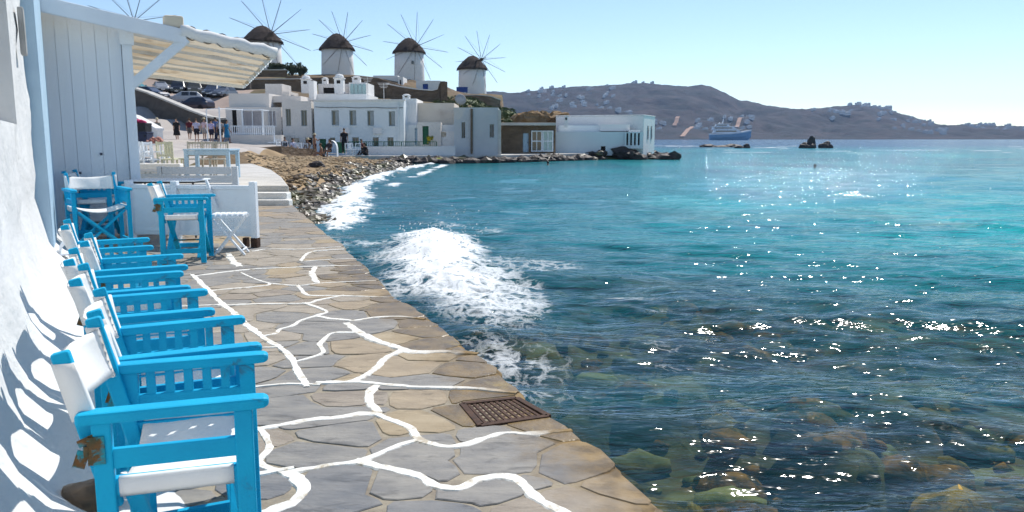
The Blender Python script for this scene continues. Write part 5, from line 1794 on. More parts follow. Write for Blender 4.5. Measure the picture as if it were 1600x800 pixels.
def stone_wall(label, pts, h, thick=0.6, mat='drystone', cap=None, name='stone_wall'):
    """pts = (px, y of the top, Y); a dry wall with an uneven top"""
    P = [W(*p) for p in pts]
    o = P[0].copy()
    mb = MB()
    secs, caps = [], []
    for i in range(len(P) - 1):
        n = max(2, int((P[i + 1] - P[i]).length / 0.9))
        for k in range(n + (i == len(P) - 2)):
            p = P[i].lerp(P[i + 1], k / n) - o
            d = (P[i + 1] - P[i]); d.z = 0; d.normalize()
            s = Vector((-d.y, d.x, 0))
            if s.y < 0: s = -s
            j = (0.0 if cap else 0.16) * (random.random() - 0.5)
            q = 0.10 * (random.random() - 0.5)
            secs.append([p + s * (-0.12 + q) + Vector((0, 0, -h)), p + s * (q * 0.5) + Vector((0, 0, -h * 0.5)), p + s * (q * 0.3) + Vector((0, 0, j)), p + s * thick + Vector((0, 0, j)), p + s * thick + Vector((0, 0, -h))])
            caps.append([p + s * -0.10 + Vector((0, 0, 0.0)), p + s * -0.10 + Vector((0, 0, 0.16)), p + s * (thick + 0.08) + Vector((0, 0, 0.16)), p + s * (thick + 0.08)])
    mb.loft(secs)
    t = mb.obj(name, mat)
    t.location = o
    tag(t, label, 'wall')
    if cap:
        MB().loft(caps).obj('coping', cap, t)
    return t
stone_wall('dark stone retaining wall curving down between the road and the parked cars', [(150, 120, 86), (192, 134, 82), (230, 146, 79), (262, 159, 76), (295, 173, 73.5), (325, 184, 71.5), (346, 187, 70.5)], 2.6, 0.5, 'darkstone', 'concrete')
stone_wall('dark high wall behind the row of parked cars under the canopy', [(185, 122, 107), (300, 123, 108), (390, 126, 108)], 4.0, 0.6, 'darkstone')
stone_wall('brown terrace wall below the second windmill sloping down to the cottages', [(440, 122, 121), (500, 121, 120), (556, 119, 118), (590, 121, 118), (625, 133, 117)], 5.0)
stone_wall('long brown retaining wall with a curved white coping under the blue door cottage', [(603, 131.5, 116.5), (625, 136, 116), (650, 140, 115.6), (675, 142, 115.3), (684, 140, 115.2), (687, 131, 115.1)], 4.5, 0.6, 'drystone', 'white')
stone_wall('square brown stone pier at the right of the blue door cottage', [(688, 127.5, 114.5), (699, 127.5, 114.6)], 5.0, 1.5)
stone_wall('brown wall with a pale top at the foot of the rightmost windmill', [(722, 150, 150), (745, 149, 149), (766, 151, 149), (782, 157, 151)], 5.5, 1.0, 'drystone', 'concrete')
stone_wall('upper brown terrace wall right of the canopy end', [(392, 110.5, 126), (420, 110, 126), (447, 110, 126)], 3.2, 0.6, 'drystone', 'concrete')
stone_wall('middle brown terrace wall with a pale top right of the canopy end', [(384, 125, 114), (420, 124.5, 114), (470, 124, 114)], 3.5, 0.6, 'drystone', 'concrete')
stone_wall('rugged brown wall under the roof house chimneys', [(446, 118, 117), (462, 117.5, 117), (472, 121, 117)], 3.0, 0.8)
stone_wall('low brown stone wall at the back of the beach left of the bathers', [(383, 229, 50.5), (440, 230, 53), (494, 233, 57)], 0.9, 0.5)
stone_wall('white kerb wall slanting down beside the road on the left', [(185, 176, 62), (210, 184, 60), (246, 204, 56)], 1.6, 0.35, 'white', 'white', 'kerb_wall')

def stone_block():
    a, b = W(374, 244, 39), W(412, 246, 39)
    o = MB().box((0, 0, 0), (b.x - a.x, 0.5, 0.27)).obj('stone_block', 'drystone', bevel=0.05)
    o.location = ((a.x + b.x) / 2, 39.2, a.z - 0.12)
    tag(o, 'long weathered stone block lying on the sand by the terrace', 'stone block')
stone_block()

for i, (lab, px, py, Y, s) in enumerate((('dark rounded bush on the terrace nearest the canopy end', 432, 112, 128, (1.6, 1.3, 1.3)), ('dark rounded bush between the first and second windmills', 456, 117, 127, (1.9, 1.4, 1.7)),
        ('small dark bush at the right of the pair below the mills', 470, 118, 127.5, (1.0, 0.9, 1.2)))):
    bush('bush', lab, W(px, py, Y), s, 'leaf', 700, 'bush', 0.22, True, 'dark bushes below the windmills')

def green_slope():
    mb = MB()
    rr = random.Random(5)
    n = 0
    while n < 5200:
        px = 676 + 150 * rr.random()
        Y = 74 + 48 * rr.random()
        p = W(px, 200, Y)
        lo = np.interp(px, [676, 720, 760, 826], [0.25, 0.5, 0.8, 1.0])
        if rr.random() > lo: continue
        z = land_z(p.x, Y)
        if z < 0.3: continue
        s = 0.12 + 0.14 * rr.random()
        c = Vector((p.x, Y, z + 0.45 * rr.random()))
        a = Vector((rr.gauss(0, 1), rr.gauss(0, 1), rr.gauss(0, 1))).normalized()
        b = a.cross(Vector((rr.gauss(0, 1), rr.gauss(0, 1), 0.3))).normalized()
        mb.add([c - a * s, c + b * s * 0.6, c + a * s, c - b * s * 0.6], [(0, 1, 2, 3)], 0 if rr.random() < 0.75 else 1)
        n += 1
    stuff(mb.obj('ground_shrubs', ['leafg', 'leaf']))
    p = W(719, 165, 88)
    t = thing('satellite_dish', 'pale satellite dish on the green slope behind the grey end house', 'satellite dish', (p.x, p.y, p.z - 0.3))
    d = MB().lathe([(0.02, 0), (0.35, 0.04), (0.62, 0.16), (0.62, 0.19), (0.02, 0.03)], 18).obj('dish', 'sat', t, smooth=True)
    d.rotation_euler = (math.radians(70), 0, math.radians(20)); d.location = (0, 0, 0.9)
    MB().tube([(0, 0.05, -0.8), (0, 0.05, 0.9)], 0.05, 8).obj('mast', 'sat', t)
green_slope()

# ================================================================== WINDMILLS
def windmill(label, px, yb, yeave, ytop, Y, wpx, hub_dx, hub_y, rpx, seed, phase):
    rr = random.Random(seed)
    b = W(px, yb, Y)
    zs = lambda y: W(px, y, Y).z - b.z
    t = thing('windmill', label, 'windmill', b, 0, 'white thatched windmills along the ridge')
    r0 = wpx * Y / F / 2
    he, ht = zs(yeave), zs(ytop)
    MB().lathe([(r0 * 1.05, -2.5), (r0 * 1.03, 0.0), (r0 * 1.0, he * 0.5), (r0 * 0.97, he + 0.1)], 40).obj('tower', 'white', t, smooth=True)
    cap = MB()
    hc = ht - he
    prof = [(r0 * 0.9, -0.1), (r0 * 1.10, -0.12), (r0 * 1.11, 0.10), (r0 * 0.93, hc * 0.27), (r0 * 0.72, hc * 0.52), (r0 * 0.48, hc * 0.76), (r0 * 0.26, hc * 0.93), (r0 * 0.05, hc)]
    cap.lathe(prof, 36, (0, 0, he), wob=0.045)
    cap.obj('thatched_cap', 'thatch', t)
    fr = MB()
    for k in range(110):                                               # ragged straw ends along the eave
        a = k / 110 * 2 * math.pi
        q = Vector((math.cos(a), math.sin(a), 0))
        fr.tube([q * r0 * 1.06 + Vector((0, 0, he + 0.02)), q * r0 * (1.12 + 0.03 * rr.random()) + Vector((0, 0, he - 0.16 - 0.22 * rr.random()))], [0.07, 0.02], 4)
    fr.obj('straw_fringe', 'thatch', t)
    # axle and the wheel of twelve poles, turned to the right of the viewer
    az = math.radians(28)
    ax = Vector((math.sin(az), -math.cos(az), 0.10)).normalized()
    hz = zs(hub_y)
    hub = Vector((hub_dx * Y / F, 0, hz)) + Vector((0, -abs(hub_dx * Y / F) / math.tan(az), 0))
    root = Vector((0, 0, hub.z - ax.z * 2)) 
    MB().tube([root, hub + ax * 0.9], [0.22, 0.14], 10).obj('axle', 'millwood', t)
    u = Vector((math.cos(az), math.sin(az), 0))
    v = u.cross(ax).normalized()
    if v.z < 0: v = -v
    R = rpx * Y / F
    MB().tube([hub - ax * 0.15, hub + ax * 0.35], 0.32, 12).obj('hub', 'millwood', t)
    tips = []
    for k in range(12):
        a = phase + k * math.pi / 6
        d = u * math.cos(a) + v * math.sin(a)
        e = hub + d * R * (0.97 + 0.05 * rr.random())
        tips.append(e)
        MB().tube([hub, hub + d * R * 0.5, e], [0.055, 0.045, 0.030], 6).obj('sail_pole', 'millwood', t)
    MB().tube([hub, hub + ax * 2.1], [0.09, 0.05], 6).obj('bowsprit', 'millwood', t)
    st = MB()
    tip = hub + ax * 2.1
    for e in tips:
        st.tube([tip, e], 0.012, 4)
    st.obj('stay_ropes', 'rope', t)
    return t, r0, he
windmill('windmill mostly hidden behind the canopy, only its sail poles showing over it', 212, 110, 62, 30, 120, 58, 17, 38, 62, 1, 0.22)
windmill('windmill right behind the outer end of the canopy', 412, 112, 66, 40, 136, 55, 29, 61, 60, 2, 0.18)
t, r0, he = windmill('second windmill from the left in the open, above the roof house chimneys', 528, 119, 77, 52, 150, 48, 14.5, 70, 47, 3, 0.30)
t, r0, he = windmill('third windmill in the open, standing between the two white cottages', 640, 128, 82, 59, 163, 45, 13, 76, 52, 4, 0.42)
f = MB().box((0.35 * r0, -r0 * 0.95, he * 0.62), (0.42, 0.2, 0.65)).obj('window', 'pane', t)
t, r0, he = windmill('rightmost windmill of the row, at the end of the ridge', 738, 146, 108, 87, 175, 42, 15, 96, 42, 5, 0.12)
def mill_table():
    p = W(722, 146, 160)
    t = thing('sign_board', 'small dark blue board at the foot of the rightmost windmill', 'board', p)
    MB().box((0, 0, 0.75), (2.2, 0.1, 1.0)).obj('board', 'navydoor', t)
    for x in (-0.9, 0.9): MB().box((x, 0.07, 0.1), (0.1, 0.1, 1.6)).obj('leg', 'millwood', t)
mill_table()
# ================================================================== CARS
def make_car(label, col, L=4.1, Wd=1.72, Hh=1.48, kind='hatch'):
    t = thing('parked_car', label, 'car', (0, 0, 0), 0, 'cars parked behind the ramp wall')
    pm = paint('car_paint_' + label.split()[0], col)
    h = L / 2
    w = Wd / 2
    if kind == 'suv':
        st = [(-h, 0.55, 0.98, 0.98, .90, .80), (-h + .10, .30, 1.02, 1.25, .97, .76), (-h + .35, .27, 1.05, Hh, 1.0, .72), (-h + 1.3, .27, 1.05, Hh + .02, 1.0, .72), (h - 1.75, .27, 1.03, Hh, 1.0, .70), (h - 1.05, .27, 1.00, 1.06, 1.0, .86), (h - .25, .28, .92, .95, .96, .82), (h, .38, .68, .70, .84, .74)]
    else:
        st = [(-h, 0.45, .86, .90, .86, .74), (-h + .12, .28, .94, 1.08, .95, .74), (-h + .55, .24, .96, Hh - .06, 1.0, .68), (-h + 1.4, .22, .95, Hh, 1.0, .68), (h - 2.0, .22, .92, Hh - .04, 1.0, .66), (h - 1.15, .22, .88, .94, 1.0, .84), (h - .25, .25, .76, .80, .95, .80), (h, .34, .56, .58, .82, .72)]
    secs = []
    for x, zb, zs, zt, ws, wt in st:
        zm = (zb + zs) / 2
        secs.append([(x, -w * ws * .93, zb), (x, -w * ws * 1.0, zm), (x, -w * ws * .96, zs), (x, -w * wt, zt - .04), (x, -w * wt * .88, zt), (x, w * wt * .88, zt), (x, w * wt, zt - .04), (x, w * ws * .96, zs), (x, w * ws * 1.0, zm), (x, w * ws * .93, zb)])
    MB().loft(secs).obj('body', pm, t, bevel=0.03)
    def quad(a, b, c, d, name, n, mat='pane'):
        q = [Vector(p) for p in (a, b, c, d)]
        m = sum(q, Vector()) / 4
        n = Vector(n).normalized()
        q = [m + (p - m) * 0.86 + n * 0.012 for p in q]
        MB().add(q + [p - n * 0.02 for p in q], [(0, 1, 2, 3), (7, 6, 5, 4), (0, 4, 5, 1), (1, 5, 6, 2), (2, 6, 7, 3), (3, 7, 4, 0)]).obj(name, mat, t)
    for i0 in (2, 3):
        A, B_ = secs[i0], secs[i0 + 1]
        quad(A[2], B_[2], B_[3], A[3], 'side_window', (0, -1, 0.4))
        quad(A[7], B_[7], B_[6], A[6], 'side_window', (0, 1, 0.4))
    A, B_ = secs[4], secs[5]
    quad(A[4], A[5], (B_[6]), (B_[3]), 'windscreen', (0.6, 0, 0.8))
    A, B_ = secs[2], secs[1]
    quad(A[4], A[5], B_[6], B_[3], 'rear_window', (-0.8, 0, 0.5))
    for sy in (-1, 1):
        MB().box((h - .10, sy * w * .62, .60 if kind != 'suv' else .76), (.16, .34, .15)).obj('headlight', 'headlamp', t, bevel=0.03)
        MB().box((-h + .07, sy * w * .70, .80 if kind != 'suv' else .95), (.12, .22, .22)).obj('tail_light', 'taillamp', t, bevel=0.03)
        MB().box((h - 1.35, sy * (w + .07), 1.0), (.12, .18, .12)).obj('mirror', pm, t, bevel=0.03)
    MB().box((h - .02, 0, .36), (.14, Wd * .80, .16)).obj('bumper', 'black', t, bevel=0.03)
    MB().box((-h + .02, 0, .40), (.14, Wd * .82, .16)).obj('bumper', 'black', t, bevel=0.03)
    MB().box((h + .055, 0, .42), (.02, .44, .11)).obj('number_plate', 'white', t)
    ty = MB().lathe([(0.18, -.10), (.29, -.10), (.315, -.06), (.315, .06), (.29, .10), (.18, .10)], 20).mesh('tyre', 'tyre', True)
    rm = MB().lathe([(0.02, -.085), (.19, -.09), (.19, .09), (.02, .085)], 14).mesh('rim', 'rim')
    for sx in (-h + .78, h - .80):
        for sy in (-1, 1):
            wv = bpy.data.objects.new('wheel', ty); COL.objects.link(wv); wv.parent = t
            wv.location = (sx, sy * (w - .09), .315); wv.rotation_euler = (math.pi / 2, 0, 0)
            r = bpy.data.objects.new('rim', rm); COL.objects.link(r); r.parent = wv
    return t

def cars():
    def put(t, px, py, Y, rz):
        p = W(px, py, Y)
        t.location = (p.x, Y, land_z(p.x, Y) + 0.02 if False else p.z); t.rotation_euler = (0, 0, math.radians(rz))
    put(make_car('navy hatchback parked side on nearest the ramp wall', (0.012, 0.02, 0.05), 4.25), 304, 173, 90, 165)
    put(make_car('silver saloon just behind the nearest navy hatchback', (0.40, 0.42, 0.44), 4.3), 287, 163, 94, 195)
    put(make_car('dark blue saloon at the left of the car park by the plank screen', (0.01, 0.022, 0.055), 4.5), 234, 156, 91, -20)
    put(make_car('turquoise small car at the far left corner of the car park', (0.02, 0.22, 0.25), 3.7), 214, 146, 99, -30)
    put(make_car('grey hatchback behind the dark blue saloon', (0.25, 0.26, 0.28), 3.9), 252, 146, 101, -60)
    put(make_car('black off-roader in the middle of the back row of cars', (0.012, 0.014, 0.02), 4.3, 1.8, 1.75, 'suv'), 280, 149, 102, -75)
    put(make_car('olive grey van in the back row right of the black one', (0.055, 0.055, 0.045), 4.2, 1.8, 1.75, 'suv'), 305, 150, 102, -70)
    put(make_car('charcoal car facing the viewer at the right of the back row', (0.035, 0.045, 0.07), 4.1, 1.75, 1.55), 333, 153, 97, -85)
    put(make_car('white topped dark car at the extreme right of the car park', (0.10, 0.11, 0.13), 4.0, 1.7, 1.5), 350, 155, 96, -100)
cars()

# ================================================================== PEOPLE
SKIN = {'fair': M('fair_skin', (0.55, 0.34, 0.24), (0.48, 0.29, 0.20), 5, 0.6), 'tan': M('tanned_skin', (0.36, 0.20, 0.125), (0.30, 0.165, 0.10), 5, 0.6)}
HAIRM = {'dark': M('dark_hair', (0.02, 0.015, 0.012), None, 9, 0.7), 'brown': M('brown_hair', (0.10, 0.055, 0.03), None, 9, 0.7), 'grey': M('grey_hair', (0.35, 0.34, 0.33), None, 9, 0.7)}
STRAW = M('straw_hat_weave', (0.62, 0.52, 0.34), None, 9, 0.9)
def skin_body(J, E, root, mat, parent):
    names = list(J)
    me = bpy.data.meshes.new('body')
    me.from_pydata([J[n][0] for n in names], [(names.index(a), names.index(b)) for a, b in E], [])
    o = bpy.data.objects.new('body_tmp', me)
    COL.objects.link(o)
    o.modifiers.new('skin', 'SKIN')
    for i, n in enumerate(names):
        r = J[n][1]
        me.skin_vertices[0].data[i].radius = r if isinstance(r, tuple) else (r, r)
        me.skin_vertices[0].data[i].use_root = n == root
    s = o.modifiers.new('sub', 'SUBSURF')
    s.levels = s.render_levels = 1
    dg = bpy.context.evaluated_depsgraph_get()
    m2 = bpy.data.meshes.new_from_object(o.evaluated_get(dg))
    bpy.data.objects.remove(o)
    m2.name = 'body'
    m2.materials.clear()
    m2.materials.append(mat)
    m2.polygons.foreach_set('use_smooth', [True] * len(m2.polygons))
    b = bpy.data.objects.new('body', m2)
    COL.objects.link(b)
    b.parent = parent
    return b

def person(label, loc, rz, pose='stand', skin='tan', hair='dark', top=(0.5, 0.5, 0.5), bottom=(0.05, 0.05, 0.06), style='shorts', hat=None, scale=1.0, longhair=False, armup=0.0):
    t = thing('person', label, 'person', loc, rz)
    t.scale = (scale,) * 3
    sit = pose in ('sit', 'ground')
    drop = {'stand': 0, 'walk': 0.01, 'sit': 0.46, 'ground': 0.78}[pose]
    lean = {'stand': 0, 'walk': -0.03, 'sit': 0.03, 'ground': -0.10}[pose]
    def up(x, y, z): return (x, y + lean * (z - 0.93) / 0.5, z - drop)
    J = {'pelvis': (up(0, 0, 0.95), (0.15, 0.11)), 'waist': (up(0, 0, 1.10), (0.128, 0.095)), 'chest': (up(0, 0.005, 1.30), (0.155, 0.108)), 'collar': (up(0, 0.01, 1.44), (0.075, 0.065)), 'neck': (up(0, 0.0, 1.51), 0.05),
         'jaw': (up(0, -0.015, 1.575), (0.062, 0.072)), 'head': (up(0, -0.008, 1.645), (0.075, 0.092)), 'crown': (up(0, 0.0, 1.715), (0.055, 0.068)), 'nose': (up(0, -0.108, 1.61), 0.012)}
    E = [('pelvis', 'waist'), ('waist', 'chest'), ('chest', 'collar'), ('collar', 'neck'), ('neck', 'jaw'), ('jaw', 'head'), ('head', 'crown'), ('head', 'nose')]
    for s, n in ((-1, 'l'), (1, 'r')):
        J['sh' + n] = (up(s * 0.175, 0.01, 1.405), 0.056)
        sw = 0.16 * s if pose == 'walk' else 0.0
        if sit:
            el, wr = up(s * 0.23, -0.06, 1.16), up(s * 0.17, -0.26, 1.06)
        elif armup and s == 1:
            el, wr = up(s * 0.27, -0.14, 1.22), up(s * 0.14, -0.28, 1.32)
        else:
            el, wr = up(s * 0.235, 0.03 - sw * 0.5, 1.13), up(s * 0.25, -0.05 - sw, 0.89)
        J['el' + n] = (el, 0.043); J['wr' + n] = (wr, 0.029)
        d = (Vector(wr) - Vector(el)).normalized()
        pm = Vector(wr) + d * 0.07
        J['pa' + n] = (tuple(pm), (0.036, 0.02))
        E += [('collar', 'sh' + n), ('sh' + n, 'el' + n), ('el' + n, 'wr' + n), ('wr' + n, 'pa' + n)]
        side = Vector((0, 1, 0)) if abs(d.y) < 0.7 else Vector((1, 0, 0))
        for k in range(4):
            f = pm + side * (-0.030 + 0.020 * k) + d * (0.095 - 0.012 * abs(k - 1.3)) + Vector((-0.02 * s, 0, -0.006))
            J['f%d%s' % (k, n)] = (tuple(f), 0.0088)
            E.append(('pa' + n, 'f%d%s' % (k, n)))
        J['th' + n] = (tuple(Vector(wr) + d * 0.05 + side * -0.055), 0.010)
        E.append(('wr' + n, 'th' + n))
        st = 0.20 * s if pose == 'walk' else 0.03 * s
        if pose == 'sit':
            hip, kn, an, toe = (s * 0.095, -0.02, 0.46), (s * 0.13, -0.42, 0.47), (s * 0.13, -0.40, 0.09), (s * 0.14, -0.56, 0.04)
        elif pose == 'ground':
            hip, kn, an, toe = (s * 0.10, -0.04, 0.14), (s * 0.15, -0.40, 0.38), (s * 0.14, -0.66, 0.07), (s * 0.15, -0.80, 0.06)
        else:
            hip, kn, an, toe = (s * 0.095, 0, 0.90), (s * 0.105, -0.03 - st * 0.55, 0.50), (s * 0.11, 0.02 - st + (0.08 if st < -0.1 else 0), 0.09 + (0.05 if st < -0.1 else 0)), (s * 0.12, -0.14 - st, 0.035)
        J['hip' + n] = (hip, 0.088); J['kn' + n] = (kn, 0.057); J['an' + n] = (an, 0.038); J['toe' + n] = (toe, (0.04, 0.03))
        E += [('pelvis', 'hip' + n), ('hip' + n, 'kn' + n), ('kn' + n, 'an' + n), ('an' + n, 'toe' + n)]
    skin_body(J, E, 'pelvis', SKIN[skin], t)
    def ell(p, rx, ry, n=14):
        return [(p[0] + rx * math.cos(2 * math.pi * k / n), p[1] + ry * math.sin(2 * math.pi * k / n), p[2]) for k in range(n)]
    if top is not None:
        m = cloth('cloth_top', top)
        mb = MB()
        lo = 0.90
        mb.loft([ell(up(0, 0, lo), .178, .137), ell(up(0, 0, 1.08), .158, .125), ell(up(0, 0, 1.28), .185, .138), ell(up(0, .005, 1.40), .17, .11), ell(up(0, .005, 1.46), .085, .078)])
        for n in 'lr':
            a, b = Vector(J['sh' + n][0]), Vector(J['el' + n][0])
            mb.tube([a + (a - b) * 0.05, a.lerp(b, 0.75)], [0.075, 0.066], 10)
        mb.obj('shirt' if style != 'dress' else 'dress_top', m, t, smooth=True)
    if bottom is not None:
        m = cloth('cloth_bottom', bottom)
        mb = MB()
        if style == 'dress':
            mb.loft([ell((0, -0.02, 0.42), .27, .22), ell((0, 0, 0.70), .225, .18), ell(up(0, 0, 0.95), .182, .145), ell(up(0, 0, 1.10), .150, .118)])
        else:
            k_ = {'shorts': 0.85, 'trousers': 1.9, 'brief': 0.12}[style]
            mb.loft([ell(up(0, 0, 0.83), .165, .13), ell(up(0, 0, 0.93), .18, .14), ell(up(0, 0, 1.02), .165, .13)])
            if style != 'brief':
                for n in 'lr':
                    a, b, c = Vector(J['hip' + n][0]), Vector(J['kn' + n][0]), Vector(J['an' + n][0])
                    pts = [a + (a - b) * 0.1, a.lerp(b, min(1, k_))]
                    rad = [0.105, 0.085 if k_ < 1 else 0.075]
                    if k_ > 1:
                        pts.append(b.lerp(c, k_ - 1)); rad.append(0.06)
                    mb.tube(pts, rad, 12)
        mb.obj({'dress': 'skirt', 'shorts': 'shorts', 'trousers': 'trousers', 'brief': 'swimwear'}[style], m, t, smooth=True)
    hm = HAIRM[hair]
    hd = up(0, 0.012, 1.665)
    mb = MB()
    mb.rock((hd[0], hd[1] + 0.012, hd[2] + 0.018), (0.088, 0.098, 0.088), 3, 2, 0.06)
    if longhair:
        mb.rock((hd[0], hd[1] + 0.075, hd[2] - 0.13), (0.085, 0.045, 0.16), 4, 2, 0.08)
    mb.obj('hair', hm, t, smooth=True)
    for sx in (-0.03, 0.03):
        e = up(sx, -0.096, 1.638)
        MB().rock(e, (0.012, 0.008, 0.008), 1, 1, 0.0).obj('eye', 'black', t)
    if hat is not None:
        q = up(0, 0.0, 1.73)
        MB().lathe([(0.0, 0.095), (0.07, 0.09), (0.098, 0.03), (0.105, -0.01), (0.21, -0.03), (0.21, -0.042), (0.10, -0.025), (0.0, -0.02)], 20, q).obj('hat', hat, t, smooth=True)
    if style in ('shorts', 'trousers'):
        for n in 'lr':
            an, toe = Vector(J['an' + n][0]), Vector(J['toe' + n][0])
            MB().box((an + toe) / 2 - Vector((0, 0.0, 0.045)), (0.10, 0.27, 0.05), Matrix.Rotation(0, 3, 'Z')).obj('shoe', 'canvas' if n else 'black', t, bevel=0.02)
    return t

def people():
    def st(px, py, Y): return W(px, py, Y)
    person('person in a grey top and dark trousers walking up the street at the left', st(247, 221, 62), math.radians(200), 'walk', 'fair', 'grey', (0.22, 0.23, 0.21), (0.04, 0.04, 0.045), 'trousers', STRAW)
    person('person in a black dress walking in the middle of the empty street', st(277, 220, 63), math.radians(10), 'walk', 'fair', 'dark', (0.02, 0.02, 0.022), (0.02, 0.02, 0.022), 'dress', longhair=True)
    person('person in a maroon shirt and grey shorts walking on the street', st(297, 219.5, 64), math.radians(190), 'walk', 'fair', 'brown', (0.13, 0.02, 0.03), (0.14, 0.13, 0.13), 'shorts')
    person('person in a pale lavender shirt and black shorts in front of the group', st(308, 222, 61), math.radians(185), 'stand', 'fair', 'brown', (0.50, 0.50, 0.66), (0.02, 0.02, 0.03), 'shorts')
    person('person in a white and pink striped top behind the lavender shirts', st(320, 220, 64), math.radians(160), 'stand', 'fair', 'brown', (0.70, 0.52, 0.55), (0.45, 0.42, 0.40), 'shorts', hat=STRAW)
    person('person in a lilac top and navy shorts in the middle of the group', st(331, 222, 61.5), math.radians(175), 'stand', 'fair', 'dark', (0.52, 0.46, 0.66), (0.03, 0.03, 0.06), 'shorts', scale=0.96)
    person('tall person in a blue shirt standing at the back of the group', st(338, 220, 64), math.radians(150), 'stand', 'tan', 'dark', (0.10, 0.17, 0.36), (0.05, 0.06, 0.10), 'trousers', scale=1.05)
    person('person in a dark top beside the thin white awning pole', st(345, 222.5, 62), math.radians(200), 'stand', 'tan', 'dark', (0.42, 0.40, 0.40), (0.03, 0.03, 0.03), 'shorts')
    person('person in a bright blue dress striding past the veranda', st(355, 224, 60), math.radians(90), 'walk', 'tan', 'dark', (0.02, 0.18, 0.36), (0.02, 0.18, 0.36), 'dress')
    g = 0.14
    def be(px, Y, y=243.0):
        p = W(px, y, Y); return Vector((p.x, Y, land_z(p.x, Y) - 0.02))
    person('person in a navy vest seated beside the blue cool box', be(446, 57.4), math.radians(15), 'sit', 'tan', 'dark', (0.015, 0.02, 0.04), (0.05, 0.05, 0.07), 'shorts')
    person('person in a white and lilac shirt seated right of the blue cool box', be(459, 57.2), math.radians(60), 'sit', 'tan', 'dark', (0.62, 0.60, 0.75), (0.10, 0.10, 0.25), 'shorts')
    person('person in a straw hat and dark clothes seated left of the standing bather', be(481, 57.6), math.radians(-20), 'sit', 'tan', 'brown', (0.30, 0.24, 0.20), (0.06, 0.05, 0.05), 'shorts', hat=STRAW)
    person('tanned bather in a straw hat standing on the beach', be(492.5, 57.0), math.radians(80), 'stand', 'tan', 'brown', None, (0.10, 0.03, 0.03), 'brief', hat=STRAW, scale=0.92, armup=1.0)
    person('bather sitting on the sand with knees drawn up in front of the hooded chair', be(504, 56.4), math.radians(-60), 'ground', 'tan', 'brown', None, (0.03, 0.03, 0.04), 'brief')
    person('person in dark swimwear seated under the white hooded chair', be(515, 57.0), math.radians(-25), 'sit', 'tan', 'dark', (0.06, 0.05, 0.06), (0.03, 0.03, 0.03), 'brief', longhair=True)
    person('person all in black standing against the dark green box', W(538.5, 240, 59.4), math.radians(10), 'stand', 'tan', 'dark', (0.012, 0.012, 0.016), (0.012, 0.012, 0.016), 'trousers', scale=1.05)
    person('person in maroon and black seated on the promenade right of the white chairs', W(566, 243.5, 59.6), math.radians(70), 'sit', 'tan', 'dark', (0.10, 0.02, 0.03), (0.03, 0.02, 0.02), 'trousers', scale=0.95)
    person('person with long dark hair and a black dress crouching by the plinth wall', W(572, 243.5, 59.4), math.radians(-40), 'ground', 'tan', 'dark', (0.02, 0.02, 0.025), (0.02, 0.02, 0.025), 'trousers', longhair=True)
    # swimmers
    for lab, px, py in (('swimmer whose head shows in the water in front of the pointed rock', 1273, 263), ('swimmer whose dark head shows in the bay in front of the stone store', 856, 258)):
        p = G(px, py, SEA)
        person(lab, (p.x, p.y, SEA - 1.50), math.radians(180), 'stand', 'tan', 'dark', None, (0.02, 0.02, 0.05), 'brief')
    # white chairs on the beach front
    mats_ = simple_chair('beach_chair', 'white chair left of the bathers beside the parasol stand', 'whitewood', 'white chairs at the back of the beach', False, 3)
    spots = [(439, 57.8, 2.9, 'white chair left of the bathers beside the parasol stand'), (446.3, 57.5, 3.4, 'white chair under the person in the navy vest'), (460, 57.35, 4.2, 'white chair under the person in the white and lilac shirt'),
             (470, 58.0, 3.0, 'empty white chair between the lilac shirt and the straw hat'), (481, 57.75, 2.8, 'white chair under the seated person in the straw hat'), (545, 58.9, 3.1, 'white chair just right of the person all in black'),
             (552, 59.0, 2.6, 'white chair in the middle of the three by the plinth wall'), (559, 59.2, 3.5, 'white chair beside the person in maroon')]
    for i, (px, Y, rz, lab) in enumerate(spots):
        p = W(px, 243, Y)
        z = max(land_z(p.x, Y) + 0.02, 0.125 if Y > 58.7 else -9)
        if i == 0:
            mats_.location = (p.x, Y, z); mats_.rotation_euler = (0, 0, rz)
        else:
            dup(mats_, (p.x, Y, z), rz, lab)
    # hooded white beach chair
    p = be(519, 57.4)
    t = thing('hooded_chair', 'white hooded wicker beach chair sheltering a seated person', 'chair', p)
    t.scale = (0.62, 0.8, 0.78)
    mb = MB()
    sec = []
    for k in range(9):
        a = math.pi * k / 8
        x, z = 0.62 * math.cos(a), 0.85 + 0.75 * math.sin(a)
        sec.append([(x, -0.25, z), (x, 0.35, z), (x * 0.92, 0.35, z * 0.97), (x * 0.92, -0.25, z * 0.97)])
    sec = [[(0.62, -0.25, 0), (0.62, 0.35, 0), (0.57, 0.35, 0), (0.57, -0.25, 0)]] + sec + [[(-0.62, -0.25, 0), (-0.62, 0.35, 0), (-0.57, 0.35, 0), (-0.57, -0.25, 0)]]
    mb.loft(sec)
    mb.obj('hood', 'whitewood', t, smooth=False)
    MB().box((0, 0.05, 0.40), (1.12, 0.5, 0.06)).obj('seat', 'whitewood', t)
    p = be(462.5, 56.8)
    t = thing('cool_box', 'blue cool box standing on the beach between two seated people', 'cool box', p)
    MB().box((0, 0, 0.24), (0.46, 0.36, 0.46), None, 0, 1.06).obj('body', 'coolbox', t, bevel=0.03)
    MB().box((0, 0, 0.50), (0.50, 0.40, 0.07)).obj('lid', 'coolbox', t, bevel=0.02)
    MB().tube([(-0.26, 0, 0.38), (-0.27, -0.16, 0.42), (0.27, -0.16, 0.42), (0.26, 0, 0.38)], 0.014, 6).obj('handle', 'whitewood', t)
people()

